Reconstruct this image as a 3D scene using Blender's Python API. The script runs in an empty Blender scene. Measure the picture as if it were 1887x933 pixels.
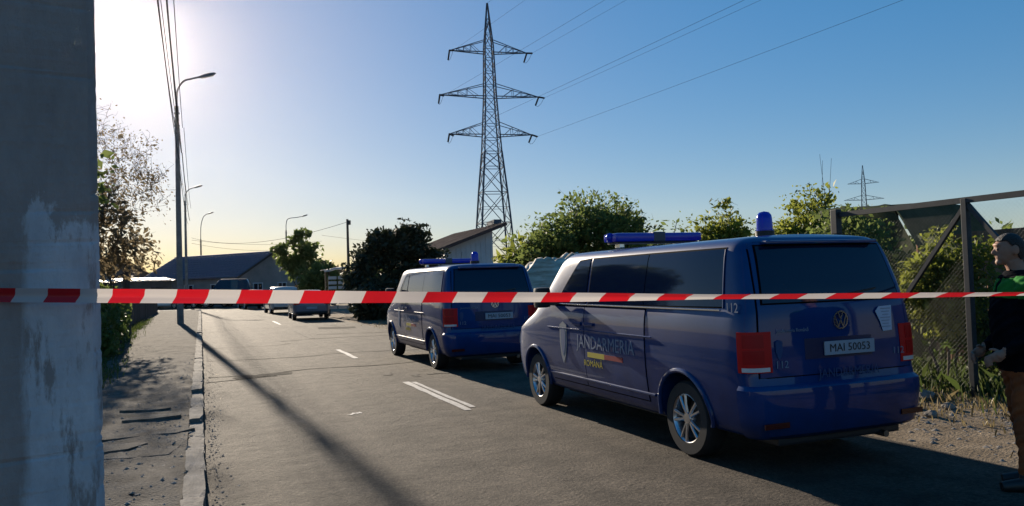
import bpy, bmesh, math, random
import numpy as np
from mathutils import Vector, Matrix

sc = bpy.context.scene
COL = sc.collection
rad = math.radians
rng = np.random.default_rng(7)
random.seed(7)

# ------------------------------------------------------------------ camera, sky, sun, exposure
EYE = 1.69
CAM_YAW, CAM_PITCH, CAM_ROLL = rad(21.39), rad(1.89), rad(1.8)
cam_d = bpy.data.cameras.new('camera')
cam = bpy.data.objects.new('camera', cam_d); COL.objects.link(cam)
cam_d.lens = 28.0; cam_d.sensor_width = 36.0
cam_d.clip_start = 0.05; cam_d.clip_end = 6000
F = Vector((math.sin(CAM_YAW) * math.cos(CAM_PITCH), math.cos(CAM_YAW) * math.cos(CAM_PITCH), math.sin(CAM_PITCH)))
Rt = Vector((math.cos(CAM_YAW), -math.sin(CAM_YAW), 0)); Up = Rt.cross(F)
R2 = Rt * math.cos(CAM_ROLL) - Up * math.sin(CAM_ROLL); U2 = Rt * math.sin(CAM_ROLL) + Up * math.cos(CAM_ROLL)
M = Matrix((R2, U2, -F)).transposed().to_4x4(); M.translation = (0, 0, EYE)
cam.matrix_world = M
sc.camera = cam

SUN_AZ, SUN_EL = rad(-3.8), rad(16.3)          # azimuth from +Y towards +X
world = bpy.data.worlds.new('World'); sc.world = world; world.use_nodes = True
wn = world.node_tree; wn.nodes.clear()
sky = wn.nodes.new('ShaderNodeTexSky'); sky.sky_type = 'NISHITA'; sky.sun_disc = False
sky.sun_elevation = SUN_EL; sky.sun_rotation = SUN_AZ
sky.altitude = 80; sky.air_density = 1.0; sky.dust_density = 0.3; sky.ozone_density = 3.0
bg = wn.nodes.new('ShaderNodeBackground'); bg.inputs[1].default_value = 0.055
wo = wn.nodes.new('ShaderNodeOutputWorld')
# one even grade over the whole sky: the phone's flattened contrast, stronger colour and cool white balance
gm = wn.nodes.new('ShaderNodeGamma'); gm.inputs[1].default_value = 0.5
hs = wn.nodes.new('ShaderNodeHueSaturation'); hs.inputs['Saturation'].default_value = 2.0
tn = wn.nodes.new('ShaderNodeMix'); tn.data_type = 'RGBA'; tn.blend_type = 'MULTIPLY'; tn.clamp_result = False; tn.inputs[0].default_value = 1.0
tn.inputs[7].default_value = (0.95 * 2.236, 0.965 * 2.236, 1.09 * 2.236, 1)
wn.links.new(sky.outputs[0], gm.inputs[0]); wn.links.new(gm.outputs[0], hs.inputs['Color']); wn.links.new(hs.outputs[0], tn.inputs[6])
wn.links.new(tn.outputs[2], bg.inputs[0]); wn.links.new(bg.outputs[0], wo.inputs[0])

sun_d = bpy.data.lights.new('sun', 'SUN'); sun_d.energy = 5.0; sun_d.angle = rad(0.55); sun_d.color = (1.0, 0.86, 0.68)
sun = bpy.data.objects.new('sun', sun_d); COL.objects.link(sun)
sd = Vector((math.sin(SUN_AZ) * math.cos(SUN_EL), math.cos(SUN_AZ) * math.cos(SUN_EL), math.sin(SUN_EL)))
sun.rotation_euler = sd.to_track_quat('Z', 'Y').to_euler(); sun.location = (0, 0, 60)

vs = sc.view_settings
vs.view_transform = 'Standard'; vs.look = 'None'; vs.gamma = 1.0; vs.exposure = 0.85; vs.use_curve_mapping = False

# ------------------------------------------------------------------ materials
MATS = {}
def mat(name, col, rough=0.6, metal=0.0, spec=0.5, coat=0.0, var=0.0, vscale=8.0, bump=0.0, bscale=40.0,
        trans=0.0, emit=None, col2=None, stretch=(1, 1, 1), detail=6.0, coords='Object', transmission=0.0, sheen=0.0):
    if name in MATS: return MATS[name]
    m = bpy.data.materials.new(name); m.use_nodes = True; MATS[name] = m
    nt = m.node_tree; N = nt.nodes; L = nt.links
    p = N['Principled BSDF']; out = N['Material Output']
    p.inputs['Base Color'].default_value = (*col, 1); p.inputs['Roughness'].default_value = rough
    p.inputs['Metallic'].default_value = metal; p.inputs['Specular IOR Level'].default_value = spec
    p.inputs['Coat Weight'].default_value = coat; p.inputs['Coat Roughness'].default_value = 0.04
    p.inputs['Transmission Weight'].default_value = transmission
    p.inputs['Sheen Weight'].default_value = sheen
    if var > 0 or bump > 0 or col2:
        tc = N.new('ShaderNodeTexCoord'); mp = N.new('ShaderNodeMapping'); mp.inputs['Scale'].default_value = stretch
        L.new(tc.outputs[coords], mp.inputs[0])
    if var > 0 or col2:
        nz = N.new('ShaderNodeTexNoise'); nz.inputs['Scale'].default_value = vscale; nz.inputs['Detail'].default_value = detail
        nz.inputs['Roughness'].default_value = 0.62
        L.new(mp.outputs[0], nz.inputs[0])
        cr = N.new('ShaderNodeValToRGB'); cr.color_ramp.elements[0].position = 0.32; cr.color_ramp.elements[1].position = 0.68
        a = col; b = col2 if col2 else tuple(min(1, c * (1 + var)) for c in col)
        if not col2: a = tuple(c * (1 - var) for c in col)
        cr.color_ramp.elements[0].color = (*a, 1); cr.color_ramp.elements[1].color = (*b, 1)
        L.new(nz.outputs[0], cr.inputs[0]); L.new(cr.outputs[0], p.inputs['Base Color'])
    if bump > 0:
        bz = N.new('ShaderNodeTexNoise'); bz.inputs['Scale'].default_value = bscale; bz.inputs['Detail'].default_value = 8
        L.new(mp.outputs[0], bz.inputs[0])
        bp = N.new('ShaderNodeBump'); bp.inputs['Strength'].default_value = bump; bp.inputs['Distance'].default_value = 0.02
        L.new(bz.outputs[0], bp.inputs['Height']); L.new(bp.outputs[0], p.inputs['Normal'])
    if trans > 0:
        tr = N.new('ShaderNodeBsdfTranslucent'); mx = N.new('ShaderNodeMixShader'); mx.inputs[0].default_value = trans
        tr.inputs['Color'].default_value = (*[min(1, c * 1.25) for c in col], 1)
        if var > 0 or col2: L.new(cr.outputs[0], tr.inputs['Color'])
        L.new(p.outputs[0], mx.inputs[1]); L.new(tr.outputs[0], mx.inputs[2]); L.new(mx.outputs[0], out.inputs[0])
    if emit:
        p.inputs['Emission Color'].default_value = (*emit[0], 1); p.inputs['Emission Strength'].default_value = emit[1]
    return m

# ------------------------------------------------------------------ mesh helpers
def tagp(o, label=None, cat=None, group=None, kind=None):
    if label: o['label'] = label
    if cat: o['category'] = cat
    if group: o['group'] = group
    if kind: o['kind'] = kind
    return o

def empty(name, loc, label=None, cat=None, group=None, rz=0.0):
    o = bpy.data.objects.new(name, None); COL.objects.link(o); o.location = loc; o.rotation_euler = (0, 0, rz)
    o.empty_display_size = 0.2
    return tagp(o, label, cat, group)

def link(name, me, parent=None, material=None):
    o = bpy.data.objects.new(name, me); COL.objects.link(o)
    if parent: o.parent = parent
    if material is not None and not me.materials: me.materials.append(material)
    return o

def smooth(me, ang=35):
    me.polygons.foreach_set('use_smooth', [True] * len(me.polygons))
    me.set_sharp_from_angle(angle=rad(ang))

def fast_mesh(name, V, Q):
    """V (n,3), Q (m,k) arrays -> mesh"""
    V = np.asarray(V, np.float32); Q = np.asarray(Q, np.int32)
    me = bpy.data.meshes.new(name)
    k = Q.shape[1]
    me.vertices.add(len(V)); me.vertices.foreach_set('co', V.ravel())
    me.loops.add(Q.size); me.loops.foreach_set('vertex_index', Q.ravel())
    me.polygons.add(len(Q)); me.polygons.foreach_set('loop_start', np.arange(0, Q.size, k, dtype=np.int32))
    me.update(calc_edges=True); me.validate()
    return me

class MB:
    def __init__(s): s.v = []; s.f = []
    def add(s, vs, fs):
        b = len(s.v); s.v += [tuple(v) for v in vs]; s.f += [tuple(b + i for i in f) for f in fs]; return s
    def box(s, c, d, rz=0.0, rot=None, taper=1.0):
        hx, hy, hz = d[0] / 2, d[1] / 2, d[2] / 2
        P = [Vector((sx * hx * (taper if sz > 0 else 1), sy * hy * (taper if sz > 0 else 1), sz * hz)) for sz in (-1, 1) for sy in (-1, 1) for sx in (-1, 1)]
        Rm = rot if rot is not None else Matrix.Rotation(rz, 3, 'Z')
        P = [Rm @ p + Vector(c) for p in P]
        return s.add(P, [(0, 2, 3, 1), (4, 5, 7, 6), (0, 1, 5, 4), (1, 3, 7, 5), (3, 2, 6, 7), (2, 0, 4, 6)])
    def tube(s, pts, r, n=8, cap=True):
        pts = [Vector(p) for p in pts]; m = len(pts)
        rs = r if hasattr(r, '__len__') else [r] * m
        b = len(s.v); prev = None
        for i, p in enumerate(pts):
            t = (pts[min(i + 1, m - 1)] - pts[max(i - 1, 0)]).normalized()
            if prev is None:
                a = Vector((1, 0, 0)) if abs(t.x) < 0.8 else Vector((0, 1, 0))
                u = t.cross(a).normalized()
            else:
                u = (prev - t * prev.dot(t)).normalized()
            prev = u; w = t.cross(u)
            for k in range(n):
                an = 2 * math.pi * k / n
                s.v.append(tuple(p + (u * math.cos(an) + w * math.sin(an)) * rs[i]))
        for i in range(m - 1):
            for k in range(n):
                a0 = b + i * n + k; a1 = b + i * n + (k + 1) % n
                s.f.append((a0, a1, a1 + n, a0 + n))
        if cap:
            s.f.append(tuple(b + k for k in reversed(range(n)))); s.f.append(tuple(b + (m - 1) * n + k for k in range(n)))
        return s
    def bar(s, p0, p1, w, h=None):
        p0, p1 = Vector(p0), Vector(p1); d = p1 - p0; L = d.length
        q = d.to_track_quat('X', 'Z').to_matrix()
        return s.box((p0 + p1) / 2, (L, w, h or w), rot=q)
    def lathe(s, prof, n=24, axis='Z', c=(0, 0, 0)):
        """prof list of (r, h)"""
        b = len(s.v)
        for r, hh in prof:
            for k in range(n):
                a = 2 * math.pi * k / n
                x, y = r * math.cos(a), r * math.sin(a)
                p = (x, y, hh) if axis == 'Z' else ((hh, x, y) if axis == 'X' else (y, hh, x))
                s.v.append((p[0] + c[0], p[1] + c[1], p[2] + c[2]))
        for i in range(len(prof) - 1):
            for k in range(n):
                a0 = b + i * n + k; a1 = b + i * n + (k + 1) % n
                s.f.append((a0, a1, a1 + n, a0 + n))
        return s
    def prism(s, poly, ext):
        poly = [Vector(p) for p in poly]; e = Vector(ext); n = len(poly)
        b = len(s.v); s.v += [tuple(p) for p in poly] + [tuple(p + e) for p in poly]
        s.f.append(tuple(b + i for i in reversed(range(n)))); s.f.append(tuple(b + n + i for i in range(n)))
        for i in range(n):
            j = (i + 1) % n; s.f.append((b + i, b + j, b + n + j, b + n + i))
        return s
    def mesh(s, name, material=None, sm=None, bevel=0.0):
        me = bpy.data.meshes.new(name); me.from_pydata(s.v, [], s.f)
        bm = bmesh.new(); bm.from_mesh(me); bmesh.ops.recalc_face_normals(bm, faces=bm.faces)
        if bevel > 0:
            es = [e for e in bm.edges if len(e.link_faces) == 2 and e.calc_face_angle(0) > 0.6]
            bmesh.ops.bevel(bm, geom=es, offset=bevel, segments=2, affect='EDGES', profile=0.7)
        bm.to_mesh(me); bm.free()
        if sm: smooth(me, sm)
        if material: me.materials.append(material)
        return me
    def build(s, name, material, parent=None, sm=None, bevel=0.0):
        return link(name, s.mesh(name, material, sm, bevel), parent)

def grid_mesh(P, close_u=False):
    """P (nu,nv,3) -> verts, quads"""
    P = np.asarray(P); nu, nv = P.shape[:2]
    V = P.reshape(-1, 3); Q = []
    for i in range(nu - 1 + (1 if close_u else 0)):
        i2 = (i + 1) % nu
        for j in range(nv - 1):
            Q.append((i * nv + j, i2 * nv + j, i2 * nv + j + 1, i * nv + j + 1))
    return V, Q

def copy_tree(o, parent=None):
    c = o.copy(); COL.objects.link(c)
    c.parent = parent
    for ch in list(o.children): copy_tree(ch, c)
    return c

def text_mesh(name, s, size, material, parent, loc, rot, extrude=0.002, sx=1.0, shear=0.0, align='CENTER', spacing=1.0):
    cu = bpy.data.curves.new(name, 'FONT'); cu.body = s; cu.size = size; cu.align_x = align; cu.align_y = 'CENTER'
    cu.extrude = extrude; cu.resolution_u = 2; cu.shear = shear; cu.space_character = spacing
    t = bpy.data.objects.new(name, cu); COL.objects.link(t)
    dg = bpy.context.evaluated_depsgraph_get(); dg.update()
    me = bpy.data.meshes.new_from_object(t.evaluated_get(dg)); me.name = name
    bpy.data.objects.remove(t); bpy.data.curves.remove(cu)
    me.materials.clear(); me.materials.append(material)
    o = link(name, me, parent); o.location = loc; o.rotation_euler = rot; o.scale = (sx, 1, 1); o['kind'] = 'stuff'
    return o

def catmull(pts, per):
    pts = np.asarray(pts, float); out = []
    n = len(pts)
    for i in range(n - 1):
        p0 = pts[max(i - 1, 0)]; p1 = pts[i]; p2 = pts[i + 1]; p3 = pts[min(i + 2, n - 1)]
        for k in range(per):
            t = k / per
            out.append(0.5 * ((2 * p1) + (-p0 + p2) * t + (2 * p0 - 5 * p1 + 4 * p2 - p3) * t * t + (-p0 + 3 * p1 - 3 * p2 + p3) * t ** 3))
    out.append(pts[-1]); return np.array(out)

# ------------------------------------------------------------------ the setting
def asphalt_mat():
    m = bpy.data.materials.new('asphalt'); m.use_nodes = True; nt = m.node_tree; N = nt.nodes; L = nt.links
    p = N['Principled BSDF']; tc = N.new('ShaderNodeTexCoord')
    def noise(scale, detail=6, st=(1, 1, 1), r=0.6):
        mp = N.new('ShaderNodeMapping'); mp.inputs['Scale'].default_value = st; L.new(tc.outputs['Object'], mp.inputs[0])
        n = N.new('ShaderNodeTexNoise'); n.inputs['Scale'].default_value = scale; n.inputs['Detail'].default_value = detail; n.inputs['Roughness'].default_value = r
        L.new(mp.outputs[0], n.inputs[0]); return n.outputs[0]
    def ramp(src, a, b, p0=0.3, p1=0.7):
        c = N.new('ShaderNodeValToRGB'); c.color_ramp.elements[0].position = p0; c.color_ramp.elements[1].position = p1
        c.color_ramp.elements[0].color = (*a, 1); c.color_ramp.elements[1].color = (*b, 1); L.new(src, c.inputs[0]); return c.outputs[0]
    def mix(t, f, a, b):
        x = N.new('ShaderNodeMix'); x.data_type = 'RGBA'; x.blend_type = t
        if isinstance(f, float): x.inputs[0].default_value = f
        else: L.new(f, x.inputs[0])
        L.new(a, x.inputs[6]); L.new(b, x.inputs[7]); return x.outputs[2]
    base = ramp(noise(0.55, 5), (0.050, 0.041, 0.033), (0.088, 0.074, 0.060))
    grain = ramp(noise(32, 5, r=.75), (0.45, 0.44, 0.43), (1.7, 1.67, 1.62), 0.34, 0.66)
    c = mix('MULTIPLY', 1.0, base, grain)
    streak = ramp(noise(1.4, 6, (1.5, 0.09, 1)), (0.66, 0.65, 0.65), (1.28, 1.25, 1.2), 0.32, 0.68)
    c = mix('MULTIPLY', 1.0, c, streak)
    blot = ramp(noise(1.7, 8, r=.7), (0.62, 0.61, 0.60), (1.12, 1.11, 1.10), 0.36, 0.54)
    c = mix('MULTIPLY', 1.0, c, blot)
    vo = N.new('ShaderNodeTexVoronoi'); vo.inputs['Scale'].default_value = 46; L.new(tc.outputs['Object'], vo.inputs[0])
    stones = ramp(vo.outputs['Distance'], (1.45, 1.4, 1.34), (0.85, 0.85, 0.85), 0.12, 0.36)
    c = mix('MULTIPLY', 1.0, c, stones)
    L.new(c, p.inputs['Base Color'])
    p.inputs['Roughness'].default_value = 0.88; p.inputs['Specular IOR Level'].default_value = 0.20
    bp = N.new('ShaderNodeBump'); bp.inputs['Strength'].default_value = 0.9; bp.inputs['Distance'].default_value = 0.02
    L.new(noise(38, 6, r=.7), bp.inputs['Height'])
    bp2 = N.new('ShaderNodeBump'); bp2.inputs['Strength'].default_value = 0.35; bp2.inputs['Distance'].default_value = 0.08
    L.new(noise(2.6, 4), bp2.inputs['Height']); L.new(bp.outputs[0], bp2.inputs['Normal']); L.new(bp2.outputs[0], p.inputs['Normal'])
    return m
ASPHALT = asphalt_mat()
DIRT = mat('dirt', (0.11, 0.085, 0.058), 0.95, spec=0.08, var=0.4, vscale=1.7, bump=0.9, bscale=26, col2=(0.20, 0.16, 0.115), detail=9)
SANDY = mat('sandy_dirt', (0.13, 0.10, 0.068), 0.95, spec=0.08, vscale=2.6, bump=0.8, bscale=34, col2=(0.26, 0.205, 0.145), detail=9)
FIELD = mat('field_soil', (0.06, 0.055, 0.03), 0.95, spec=0.08, vscale=0.25, bump=0.5, bscale=6, col2=(0.11, 0.095, 0.05), detail=9)
PAVE = mat('old_concrete', (0.050, 0.044, 0.038), 0.95, spec=.08, vscale=3.4, bump=0.9, bscale=38, col2=(0.13, 0.115, 0.098), detail=9)
SLAB = mat('slab_concrete', (0.06, 0.053, 0.046), 0.95, spec=.08, vscale=5, bump=0.7, bscale=50, col2=(0.16, 0.142, 0.122), detail=9)
KERB = mat('kerb_concrete', (0.12, 0.108, 0.094), 0.92, spec=.12, vscale=6, bump=0.6, bscale=45, col2=(0.25, 0.225, 0.195), detail=8)
PAINT = mat('road_paint', (0.24, 0.225, 0.20), 0.75, vscale=14, col2=(0.50, 0.47, 0.43), bump=0.3, bscale=60, detail=8)
WORNPAINT = mat('worn_road_paint', (0.055, 0.046, 0.037), 0.9, spec=.1, vscale=9, col2=(0.14, 0.125, 0.105), bump=0.3, bscale=60, detail=8)
CRACK = mat('crack_filler', (0.012, 0.0105, 0.009), 0.95, spec=.02, var=0.4, vscale=9)

def wob(x, y, f=1.0, seed=0.0):
    return (np.sin(x * 1.7 * f + seed) * np.cos(y * 1.3 * f - seed * 2) + 0.6 * np.sin(x * 3.9 * f + y * 2.7 * f + seed * 3)
            + 0.45 * np.sin(-x * 7.3 * f + y * 6.1 * f + seed) + 0.3 * np.sin(x * 14.1 * f + y * 11.7 * f + 1.3 * seed)) / 2.35

def sheet(name, xs, ys, zf, material, kind='structure', parent=None, jitter=None):
    X, Y = np.meshgrid(xs, ys, indexing='ij')
    if jitter is not None: X = X + jitter(X, Y)
    Zz = zf(X, Y) if callable(zf) else np.full_like(X, zf)
    V, Q = grid_mesh(np.stack([X, Y, Zz], -1))
    me = fast_mesh(name, V, np.array(Q)); me.polygons.foreach_set('use_smooth', [True] * len(me.polygons))
    o = link(name, me, parent, material)
    if kind: o['kind'] = kind
    return o

sheet('ground', np.array([-600, -300, -60, -2.6, 6.0, 60, 300, 700.]), np.array([-200, -20, 66, 120, 400, 900.]), -0.07, FIELD)
# road: straight lane to the bend, then a junction apron
mb = MB()
def strip_poly(x0, x1, y0, y1, nx, ny):
    xs = np.linspace(x0, x1, nx); ys = np.linspace(y0, y1, ny)
    X, Y = np.meshgrid(xs, ys, indexing='ij')
    crown = 0.035 * (1 - ((X - 3.1) / 3.1) ** 2) if x0 >= -0.5 and x1 < 7 else 0 * X
    V, Q = grid_mesh(np.stack([X, Y, crown + 0.006 * wob(X, Y, 0.5)], -1)); return V, Q
V, Q = strip_poly(0.0, 6.25, -14, 67, 26, 200)
me = fast_mesh('road', V, np.array(Q)); me.polygons.foreach_set('use_smooth', [True] * len(me.polygons))
road = tagp(link('road', me, None, ASPHALT), kind='structure')
V, Q = strip_poly(-60, 90, 67, 78.5, 60, 12)
V = V.copy(); V[:, 2] = 0.004
me = fast_mesh('cross_road', V, np.array(Q)); xroad = tagp(link('cross_road', me, None, ASPHALT), kind='structure')

def road_z(x, y): return 0.035 * (1 - ((x - 3.1) / 3.1) ** 2) + 0.006 * float(wob(np.array(x), np.array(y), 0.5))
def ribbon(name, pts, w, material, dz=0.005, parent=None, rag=0.0):
    """flat strip following pts (x,y) on the road with ragged edges"""
    pts = catmull(pts, 6) if len(pts) > 2 else np.array([np.array(pts[0]) * (1 - t) + np.array(pts[1]) * t for t in np.linspace(0, 1, 10)])
    V = []; Qs = []
    for i, p in enumerate(pts):
        d = pts[min(i + 1, len(pts) - 1)] - pts[max(i - 1, 0)]; d /= np.linalg.norm(d) + 1e-9
        n = np.array([-d[1], d[0]])
        for s in (-1, 1):
            ww = w / 2 * (1 + rag * random.uniform(-1, 1)); q = p + n * s * ww
            V.append((q[0], q[1], road_z(q[0], q[1]) + dz))
        if i: Qs.append((2 * i - 2, 2 * i, 2 * i + 1, 2 * i - 1))
    return link(name, fast_mesh(name, np.array(V), np.array(Qs)), parent, material)

for a, b, xo, w, mt in [((3.15, 9.75), (3.15, 13.1), 0.0, 0.11, PAINT), ((3.275, 9.95), (3.265, 13.0), 0.0, 0.075, PAINT),
                    ((3.20, 17.9), (3.22, 20.6), 0, 0.11, PAINT), ((3.21, 25.5), (3.21, 30.5), 0, 0.11, WORNPAINT),
                    ((3.2, 36), (3.2, 40), 0, 0.11, PAINT), ((3.2, 46), (3.2, 50), 0, 0.11, WORNPAINT)]:
    ribbon('lane_marking', [a, b], w, mt, 0.006, road, 0.25)
ribbon('paint_fleck', [(1.74, 10.25), (1.80, 10.33), (1.90, 10.35)], 0.09, PAINT, 0.006, road, 0.7)
for pts, w in [([(3.75, 13.9), (3.95, 14.0), (4.15, 13.85)], 0.16), ([(3.5, 13.7), (3.55, 14.1)], 0.10), ([(3.1, 14.2), (3.16, 14.5)], 0.12)]:
    ribbon('paint_fleck', pts, w, WORNPAINT, 0.006, road, 0.8)
for pts, w in [([(0.1, 16.3), (1.0, 16.0), (2.0, 16.3), (3.2, 16.1), (4.4, 16.4)], 0.07), ([(0.1, 19.9), (1.2, 19.4), (2.3, 19.2), (3.2, 19.5), (5.0, 19.3)], 0.05),
               ([(0.05, 15.4), (0.5, 15.45), (1.3, 15.6)], 0.10),
               ([(2.2, 25), (4.0, 25.4), (6.0, 25.2)], 0.06), ([(3.6, 27.5), (5.0, 27.2), (6.2, 27.3)], 0.09), ([(0.3, 33), (2.5, 33.4), (5.5, 33)], 0.05),
               ([(0.1, 24), (1.6, 23.6), (2.4, 23.9)], 0.05)]:
    ribbon('crack', pts, w, CRACK, 0.004, road, 0.6)
PATCH = mat('asphalt_patch', (0.033, 0.028, 0.023), 0.95, spec=.08, var=0.35, vscale=30, bump=0.7, bscale=80)
for pts, w in [([(0.55, 15.7), (1.2, 15.9), (1.6, 15.85)], 0.35), ([(4.2, 31.5), (5.6, 31.3)], 1.3)]:
    ribbon('asphalt_patch', pts, w, PATCH, 0.0045, road, 0.25)

# left pavement, broken concrete and soil
sheet('pavement', np.linspace(-2.9, -0.16, 40), np.concatenate([np.linspace(-6, 26, 240), np.linspace(26.3, 67, 90)]),
      lambda X, Y: 0.095 + 0.022 * wob(X, Y, 1.1) + 0.012 * wob(X, Y, 4.0, 2.0) + 0.03 * np.clip((-1.9 - X) / 1, 0, 1), PAVE)
pav = bpy.data.objects['pavement']
def broken_slab(cx, cy, r, th, rz, parent, material, squash=0.6):
    n = random.randint(6, 9); poly = []
    for k in range(n):
        a = 2 * math.pi * (k + random.uniform(-.25, .25)) / n; rr = r * random.uniform(0.7, 1.15)
        x, y = rr * math.cos(a), rr * math.sin(a) * squash
        poly.append((cx + x * math.cos(rz) - y * math.sin(rz), cy + x * math.sin(rz) + y * math.cos(rz), 0.03))
    o = MB().prism(poly, (random.uniform(-.01, .01), random.uniform(-.01, .01), th)).build('slab', material, parent, bevel=0.008)
    return o
for cx, cy, r, th, sq in [(-0.62, 10.9, 0.42, 0.10, .45), (-0.66, 9.9, 0.55, 0.075, .5), (-1.0, 9.2, 0.45, 0.065, .5), (-0.55, 8.75, 0.45, 0.06, .6), (-0.7, 11.7, 0.36, .095, .4),
                      (-1.3, 12.9, 0.5, 0.05, .6), (-0.75, 14.0, 0.6, 0.055, .5), (-0.9, 17.5, 0.65, 0.055, .5), (-0.8, 20.5, 0.7, 0.06, .6), (-0.5, 7.6, 0.5, .055, .6), (-1.0, 7.2, .4, .055, .7)]:
    broken_slab(cx, cy, r, th, random.uniform(-.4, .4), pav, SLAB, sq)
# kerb: single stones
kerb = tagp(MB().box((-0.085, 26.5, -0.02), (0.10, 81, 0.12)).build('kerb', KERB), kind='structure')
kme = []
for k in range(4):
    b = MB().box((0, 0, 0), (0.16, 0.993, 0.26)).mesh('kerb_stone', KERB)
    bm = bmesh.new(); bm.from_mesh(b)
    bmesh.ops.subdivide_edges(bm, edges=bm.edges, cuts=3, use_grid_fill=True)
    for v in bm.verts:
        c = v.co
        e = (abs(c.x) > .07) + (abs(c.y) > .45) + (c.z > .12)
        amp = 0.002 + 0.004 * (e >= 2) + .006 * (e == 3)
        v.co += Vector((random.uniform(-1, 1) * amp, random.uniform(-1, 1) * amp, -abs(random.gauss(0, 1)) * amp))
    bm.to_mesh(b); bm.free(); kme.append(b)
for i in range(66):
    y = 1.0 + i
    if i in (8, 9, 12, 30): dz = -0.06
    else: dz = random.uniform(-.008, .004)
    o = link('kerb_stone', kme[i % 4], kerb); o.location = (-0.08 + random.uniform(-.006, .006), y, 0.005 + dz)
    o.rotation_euler = (random.uniform(-.006, .006), random.uniform(-.02, .02), random.uniform(-.006, .006) + (math.pi if i % 3 else 0))
# right verge: sand beside the road, then uneven soil behind
sheet('verge', np.linspace(6.22, 13.5, 60), np.linspace(-6, 66, 300),
      lambda X, Y: -0.02 + 0.05 * np.clip((X - 6.3) / 1.0, 0, 1) + 0.10 * np.clip((X - 7.9) / 1.4, 0, 1) + 0.03 * wob(X, Y, 0.9, 1.0) * np.clip((X - 6.2) / .6, 0, 1) + 0.018 * wob(X, Y, 3.1, 4.0) * np.clip((X - 6.2) / .6, 0, 1),
      SANDY, jitter=lambda X, Y: 0.10 * wob(X * 0 + Y, Y, 0.8, 2.0) * (X < 6.3))
sheet('right_plot', np.linspace(13.4, 70, 30), np.linspace(-6, 66, 40), lambda X, Y: 0.06 + 0.05 * wob(X, Y, 0.2), DIRT)
sheet('left_plot', np.linspace(-40, -2.85, 24), np.linspace(-6, 67, 50), lambda X, Y: 0.1 + 0.05 * wob(X, Y, 0.3), DIRT)
def verge_z(x, y):
    x = np.asarray(x, float); y = np.asarray(y, float)
    return (-0.02 + 0.05 * np.clip((x - 6.3) / 1.0, 0, 1) + 0.10 * np.clip((x - 7.9) / 1.4, 0, 1) + 0.03 * wob(x, y, 0.9, 1.0) * np.clip((x - 6.2) / .6, 0, 1) + 0.018 * wob(x, y, 3.1, 4.0) * np.clip((x - 6.2) / .6, 0, 1))

# ------------------------------------------------------------------ vans
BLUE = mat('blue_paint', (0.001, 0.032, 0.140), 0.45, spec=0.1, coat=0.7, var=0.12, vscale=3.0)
GLASS = mat('dark_glass', (0.003, 0.009, 0.032), 0.06, spec=0.45)
BLACKP = mat('black_plastic', (0.012, 0.012, 0.014), 0.5, bump=0.1, bscale=200)
RUBBER = mat('tyre_rubber', (0.013, 0.013, 0.014), 0.75, var=0.3, vscale=12)
ALLOY = mat('alloy', (0.55, 0.55, 0.57), 0.28, metal=1.0)
TRIM = mat('bright_trim', (0.62, 0.63, 0.66), 0.22, metal=1.0)
LETTER = mat('silver_letter', (0.20, 0.23, 0.30), 0.6, spec=.1)
LETTER_DIM = mat('faint_letter', (0.045, 0.075, 0.17), 0.6, spec=.1)
REDLENS = mat('red_lens', (0.55, 0.008, 0.008), 0.4, spec=0.2, coat=0.0)
WHITELENS = mat('white_lens', (0.62, 0.6, 0.58), 0.15, coat=0.6)
BEACON = mat('blue_lens', (0.008, 0.035, 0.48), 0.15, coat=0.4, trans=0.3)
PLATE = mat('plate_white', (0.36, 0.38, 0.43), 0.6, spec=.2)
INK = mat('black_ink', (0.01, 0.01, 0.012), 0.5)
YELLOW = mat('flag_yellow', (0.55, 0.42, 0.04), 0.4)
REDF = mat('flag_red', (0.28, 0.01, 0.02), 0.4)
PAPER = mat('paper', (0.50, 0.55, 0.66), 0.7, var=0.06, vscale=20)

def add_dirt_and_shade(m, z0, z1, col, amount):
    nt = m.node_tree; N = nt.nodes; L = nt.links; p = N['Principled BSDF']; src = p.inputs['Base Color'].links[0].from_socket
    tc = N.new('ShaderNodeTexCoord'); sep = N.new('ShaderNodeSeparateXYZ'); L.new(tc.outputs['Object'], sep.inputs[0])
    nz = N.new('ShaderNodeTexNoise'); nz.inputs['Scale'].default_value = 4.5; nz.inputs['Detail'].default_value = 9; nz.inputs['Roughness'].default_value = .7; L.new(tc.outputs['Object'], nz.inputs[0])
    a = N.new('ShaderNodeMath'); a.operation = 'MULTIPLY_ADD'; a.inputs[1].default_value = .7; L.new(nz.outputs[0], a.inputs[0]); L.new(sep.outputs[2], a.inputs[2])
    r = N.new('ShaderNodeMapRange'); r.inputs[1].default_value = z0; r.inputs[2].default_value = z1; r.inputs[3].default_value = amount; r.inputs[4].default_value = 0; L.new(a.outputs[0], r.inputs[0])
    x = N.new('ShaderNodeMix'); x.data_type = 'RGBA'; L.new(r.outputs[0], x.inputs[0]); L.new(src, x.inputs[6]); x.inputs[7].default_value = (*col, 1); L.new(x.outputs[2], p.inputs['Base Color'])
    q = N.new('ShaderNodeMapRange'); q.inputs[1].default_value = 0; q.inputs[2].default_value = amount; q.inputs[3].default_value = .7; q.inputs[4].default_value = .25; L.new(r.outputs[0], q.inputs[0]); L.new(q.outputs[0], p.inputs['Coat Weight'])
add_dirt_and_shade(BLUE, .60, 1.0, (.018, .015, .014), .5)  # noisy dirt tint, with the lower body's dark shade put into the paint colour
GAP = mat('gap_black', (.003, .003, .004), .9, spec=.05)
RING = catmull([(0, .29), (.66, .29), (.82, .30), (.875, .345), (.905, .43), (.932, .60), (.947, .80), (.952, 1.0), (.946, 1.17), (.932, 1.29),
                (.915, 1.36), (.886, 1.55), (.848, 1.75), (.818, 1.86), (.765, 1.925), (.665, 1.957), (.45, 1.975), (.2, 1.983), (0, 1.985)], 3)
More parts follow.
